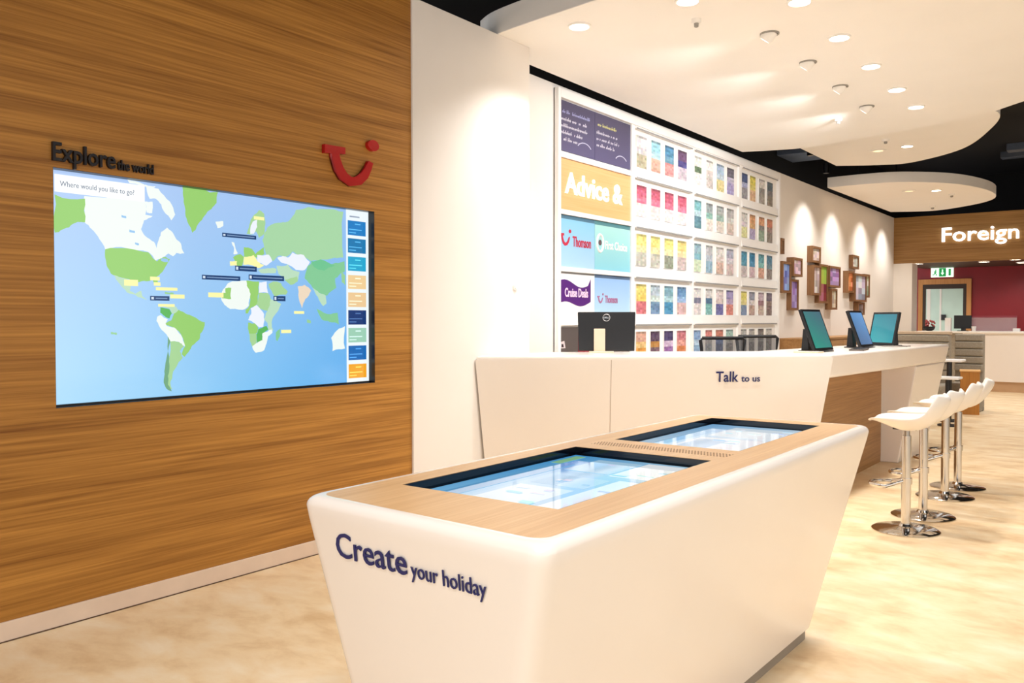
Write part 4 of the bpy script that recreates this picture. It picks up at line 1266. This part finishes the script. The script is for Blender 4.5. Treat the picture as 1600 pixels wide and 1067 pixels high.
# ------------------------------------------------------------------ picture wall
PICS = [  # y0, y1, z0, z1, print colours, label
    (12.489, 12.62, 2.396, 2.626, (150, 150, 160), 'narrow dark frame just beside the brochure rack, highest of the first cluster'),
    (12.50, 12.867, 1.826, 2.288, (120, 140, 214), 'large frame with a blue picture next to the brochure rack'),
    (12.911, 13.326, 2.085, 2.368, (220, 190, 210), 'frame with a pale pink picture above the violet one'),
    (12.918, 13.279, 1.569, 2.040, (150, 120, 200), 'frame with a violet picture above the green touch screen'),
    (13.868, 14.301, 2.345, 2.608, (232, 214, 206), 'wooden frame with a white picture, topmost of the middle cluster'),
    (13.876, 14.26, 1.821, 2.302, (214, 196, 200), 'tall frame with a pale picture at the left of the middle cluster'),
    (14.267, 14.775, 1.701, 2.343, (130, 40, 56), 'tall frame with a dark red and green picture in the middle cluster'),
    (14.783, 15.417, 1.979, 2.338, (170, 130, 190), 'frame with a mauve portrait at the right of the middle cluster'),
    (14.830, 15.167, 1.597, 1.950, (200, 186, 160), 'slim lowest frame of the middle cluster'),
    (16.227, 16.657, 2.361, 2.609, (228, 226, 222), 'small grey frame alone at the top of the farthest cluster'),
    (15.872, 16.270, 1.912, 2.301, (220, 120, 60), 'frame with an orange picture at the left of the farthest cluster'),
    (16.280, 17.046, 1.761, 2.273, (190, 190, 214), 'largest frame of the farthest cluster, with a pale blue and white picture'),
    (17.056, 17.438, 1.854, 2.295, (190, 200, 180), 'frame at the right end of the farthest cluster'),
    (16.551, 17.00, 1.517, 1.752, (110, 106, 100), 'small grey frame hanging lowest in the farthest cluster'),
]
for k, (y0, y1, z0, z1, col, lab) in enumerate(PICS):
    t = thing('picture_frame', lab, 'picture', (-4.45, (y0 + y1) / 2, z0), 0, 'framed pictures on the white wall')
    w, h, b = (y1 - y0) / 2, z1 - z0, 0.035
    dpt = 0.07 + 0.02 * (k % 3)
    MB().box(0, dpt, -w, -w + b, 0, h).box(0, dpt, w - b, w, 0, h).box(0, dpt, -w + b, w - b, 0, b).box(0, dpt, -w + b, w - b, h - b, h).build('frame', PALEW, t)
    p = MB()
    rnd = random.Random(k)
    n, m = 3, 4
    for i in range(n):
        for j in range(m):
            jt = rnd.randint(-45, 45)
            c = tuple(max(0, min(245, 0.8 * v + 40 + jt + rnd.randint(-10, 10))) for v in col)
            if k == 6 and j >= 2:
                c = (150 + rnd.randint(-30, 30), 190, 80)
            p.col = c
            p.poly([(dpt - 0.02, -w + b + 2 * (w - b) * q, b + (h - 2 * b) * s) for q, s in ((i / n, j / m), ((i + 1) / n, j / m), ((i + 1) / n, (j + 1) / m), (i / n, (j + 1) / m))])
    p.build('print', PRINT, t, attr=True)
    MB().box(0.001, dpt - 0.022, -w + b, w - b, b, h - b).build('backing', RACKW, t)

# low oak unit along the picture wall
du = thing('low_cabinet', 'low oak cabinet along the picture wall behind the touch screens', 'cabinet', (-4.45, 14.8, 0))
MB().box(0.002, 0.42, -2.28, 2.3, 0.08, 1.12).build('carcass', OAKD, du, bevel=0.003)
MB().box(0.002, 0.44, -2.29, 2.31, 1.12, 1.15).build('worktop', OAKD, du, bevel=0.003)
MB().box(0.02, 0.38, -2.26, 2.28, 0, 0.08).build('plinth', GREYP, du)
for k in range(5):
    dr = MB().box(0.42, 0.438, -2.27 + k * 0.914, -2.27 + k * 0.914 + 0.905, 0.10, 1.1).build('door', OAKD, du, bevel=0.003)
    MB().box(0.438, 0.45, -2.27 + k * 0.914 + 0.82, -2.27 + k * 0.914 + 0.84, 0.85, 1.0).build('handle', GREYM, dr)

# ------------------------------------------------------------------ beyond the counter: grey bench, small tables, currency desk
bn = thing('upholstered_bench', 'grey bench with a high channelled back beyond the far end of the counter', 'bench', (-2.9, 14.4, 0))
MB().box(-0.45, 0.44, 0.0, 0.16, 0.05, 1.20).build('back_core', GREYF, bn, bevel=0.01)
for k in range(6):
    MB().box(-0.45, 0.44, -0.05, 0.0, 0.55 + k * 0.108, 0.55 + k * 0.108 + 0.1).build('back_channel', GREYF, bn, smooth=True, bevel=0.02, seg=3)
MB().box(-0.45, 0.44, -0.52, -0.0, 0.30, 0.46).build('seat', GREYF, bn, smooth=True, bevel=0.03, seg=3)
MB().box(-0.46, 0.45, -0.03, 0.17, 1.20, 1.245).build('top_cap', mat('pale_bench_cap', (206, 184, 158), 0.5), bn, bevel=0.004)
MB().box(-0.42, 0.42, -0.45, 0.12, 0, 0.30).build('base', BLACK, bn)
b2 = thing('upholstered_bench', 'grey channelled bench end standing between the counter and the white desk', 'bench', (-2.40, 15.1, 0))
MB().box(-0.10, 0.30, 0.0, 0.16, 0.05, 1.20).build('back_core', GREYF, b2, bevel=0.01)
for k in range(5):
    MB().box(-0.10, 0.30, -0.05, 0.0, 0.62 + k * 0.118, 0.62 + k * 0.118 + 0.11).build('back_channel', GREYF, b2, smooth=True, bevel=0.02, seg=3)
MB().box(-0.10, 0.30, -0.02, 0.15, 0, 0.05).build('base', BLACK, b2)
MB().box(-0.10, 0.30, -0.30, 0.0, 0.0, 0.45).build('seat', GREYF, b2, bevel=0.02)


def small_table(name, label, x, y, w, d, h):
    t = thing(name, label, 'table', (x, y, 0), 0, 'small white side tables')
    MB().box(-w / 2, w / 2, -d / 2, d / 2, h - 0.03, h).build('table_top', RACKW, t, bevel=0.006)
    MB().cyl((0, 0), 0.035, 0.02, h - 0.03, 18).build('column', BLACK, t, smooth=True)
    MB().cyl((0, 0), min(w, d) * 0.42, 0, 0.02, 28).build('base', BLACK, t, smooth=True)


small_table('side_table', 'higher small white table beside the far end of the counter', -2.27, 13.3, 0.36, 0.35, 0.87)
small_table('side_table', 'lower small white table next to the wooden box stool', -2.18, 12.7, 0.30, 0.30, 0.66)
bx = thing('box_stool', 'small honey coloured wooden box stool at the foot of the white desk', 'stool', (-2.20, 14.55, 0), 0.15)
BOXW = wood('honey_box_wood', (150, 94, 34), (206, 140, 64), 'Z', 3)
MB().box(-0.13, 0.13, -0.16, 0.16, 0.0, 0.64).build('case', BOXW, bx, bevel=0.006)
MB().box(-0.14, 0.14, -0.17, 0.17, 0.64, 0.665).build('lid', wood('pale_box_lid', (214, 160, 96), (236, 188, 128), 'X', 3), bx, bevel=0.004)

dk = thing('currency_desk', 'white front desk under the lit oak bulkhead, crimson wall behind', 'desk', (-1.0, 19.3, 0))
MB().box(-2.06, 4.0, 0.0, 0.7, 0.2, 1.155).build('front_panel', WHITE, dk, bevel=0.006)
MB().box(-2.9, 4.02, -0.03, 0.75, 1.155, 1.195).build('worktop', mat('bright_white_top', (250, 244, 236), 0.3, noise=0.01), dk, bevel=0.006)
MB().box(-2.04, 4.0, 0.03, 0.68, 0, 0.2).build('plinth', mat('brown_kick', (196, 158, 120), 0.5), dk)
MB().box(-2.9, -2.06, 0.04, 0.66, 0.0, 1.155).build('end_unit', GREYF, dk)
DZ = 1.195
mn = thing('monitor', 'small black monitor on the white desk left of the glass screen', 'monitor', (-3.10, 19.55, DZ), 0.2)
MB().box(-0.16, 0.16, -0.02, 0.02, 0.05, 0.32).build('case', BLACK, mn, bevel=0.004)
MB().box(-0.03, 0.03, -0.02, 0.03, 0.0, 0.07).build('stand', BLACK, mn)
MB().box(-0.10, 0.10, -0.08, 0.08, 0.0, 0.012).build('foot', BLACK, mn)
gs = thing('counter_screen', 'low clear glass screen standing on the white desk', 'screen guard', (-2.55, 19.62, DZ))
MB().box(-0.40, 0.40, -0.006, 0.006, 0.0, 0.31).build('pane', CLEAR, gs)
MB().box(-0.40, 0.40, -0.009, 0.009, 0.275, 0.31).build('top_rail', mat('pinkish_rail', (150, 60, 74), 0.3), gs)
tag(MB().lathe([(0.035, 0), (0.045, 0.10), (0.04, 0.10), (0.032, 0.008)], 24).build('cup', RACKW, smooth=True), 'small white cup on the white desk in front of the glass screen', 'cup')
bpy.data.objects['cup'].location = (-2.88, 19.42, DZ)
tag(MB().box(-0.06, 0.06, -0.05, 0.05, 0, 0.06).build('card_holder', RACKW, bevel=0.004), 'small white card holder at the right end of the white desk', 'card holder')
bpy.data.objects['card_holder'].location = (-2.13, 19.42, DZ)
tag(MB().box(-0.055, 0.055, -0.05, 0.05, 0, 0.27).build('leaflet_box', RACKW, bevel=0.004), 'upright white box on the white desk left of the small monitor', 'box')
bpy.data.objects['leaflet_box'].location = (-3.36, 19.5, DZ)
fp = thing('flower_pot', 'small red arrangement in a dark bowl on the grey end of the white desk', 'plant', (-3.72, 19.5, DZ))
MB().lathe([(0.05, 0), (0.10, 0.03), (0.12, 0.09), (0.105, 0.09), (0.05, 0.02)], 24).build('bowl', BLACK, fp, smooth=True)
rnd = random.Random(2)
bl = MB()
for k in range(26):
    a, rr, zz = rnd.uniform(0, 6.28), rnd.uniform(0, 0.11), rnd.uniform(0.09, 0.22)
    r0 = 0.022
    bl.lathe([(r0 * 0.4, zz - r0), (r0, zz), (r0 * 0.5, zz + r0)], 7, (rr * math.cos(a), rr * math.sin(a)))
bl.build('blooms', mat('dusty_red_bloom', (176, 84, 84), 0.7, noise=0.35, nscale=30), fp, smooth=True)

# lit lettering on the bulkhead
fs = thing('lit_sign', 'lit white lettering Foreign on the oak bulkhead', 'sign', (-3.512, 19.6, 3.037))
text_mb('Foreign', 0.30, 1.385, 0.010, 0.05).xf(frame_mat((0, -0.005, 0), (1, 0, 0), (0, 0, 1))).build('lettering', SIGNW, fs)
# emergency exit sign over the door
es = thing('exit_sign', 'green and white emergency exit sign above the back door', 'sign', (-4.01, 22.42, 2.44))
MB().box(-0.24, 0.24, 0.0, 0.05, 0, 0.22).build('box', EXITW, es, bevel=0.004)
g = MB().box(-0.065, 0.085, -0.004, 0.0, 0.01, 0.21)
g.build('arrow_field', EXITG, es)
MB().prism([(0.01 - 0.012, 0.18), (0.01 + 0.012, 0.18), (0.01 + 0.012, 0.1), (0.045, 0.1), (0.01, 0.045), (-0.025, 0.1), (0.01 - 0.012, 0.1)], 0, 0.002).xf(frame_mat((0, -0.0045, 0), (1, 0, 0), (0, 0, 1))).build('arrow', EXITW, es)
mn_ = MB().cyl((-0.135, 0.165), 0.017, 0, 0.002, 14)
for seg in (((-0.14, 0.145), (-0.155, 0.09), 0.016), ((-0.155, 0.09), (-0.12, 0.07), 0.011), ((-0.12, 0.07), (-0.125, 0.03), 0.010), ((-0.155, 0.09), (-0.18, 0.055), 0.011), ((-0.18, 0.055), (-0.21, 0.055), 0.009), ((-0.14, 0.14), (-0.175, 0.125), 0.008), ((-0.14, 0.14), (-0.11, 0.11), 0.008)):
    (x0, y0), (x1, y1), r = seg
    t_ = Vector((x1 - x0, y1 - y0)).normalized()
    mn_.prism([(x0 + t_.y * r, y0 - t_.x * r), (x1 + t_.y * r, y1 - t_.x * r), (x1 - t_.y * r, y1 + t_.x * r), (x0 - t_.y * r, y0 + t_.x * r)], 0, 0.002)
mn_.xf(frame_mat((0, -0.0005, 0), (1, 0, 0), (0, 0, 1))).build('running_figure', EXITG, es)
MB().box(0.14, 0.19, -0.003, 0.0, 0.03, 0.19).build('door_mark', EXITG, es)
MB().cyl((-0.15, 0.025), 0.008, 0.22, 0.236, 10).cyl((0.15, 0.025), 0.008, 0.22, 0.236, 10).build('bracket', GREYM, es)
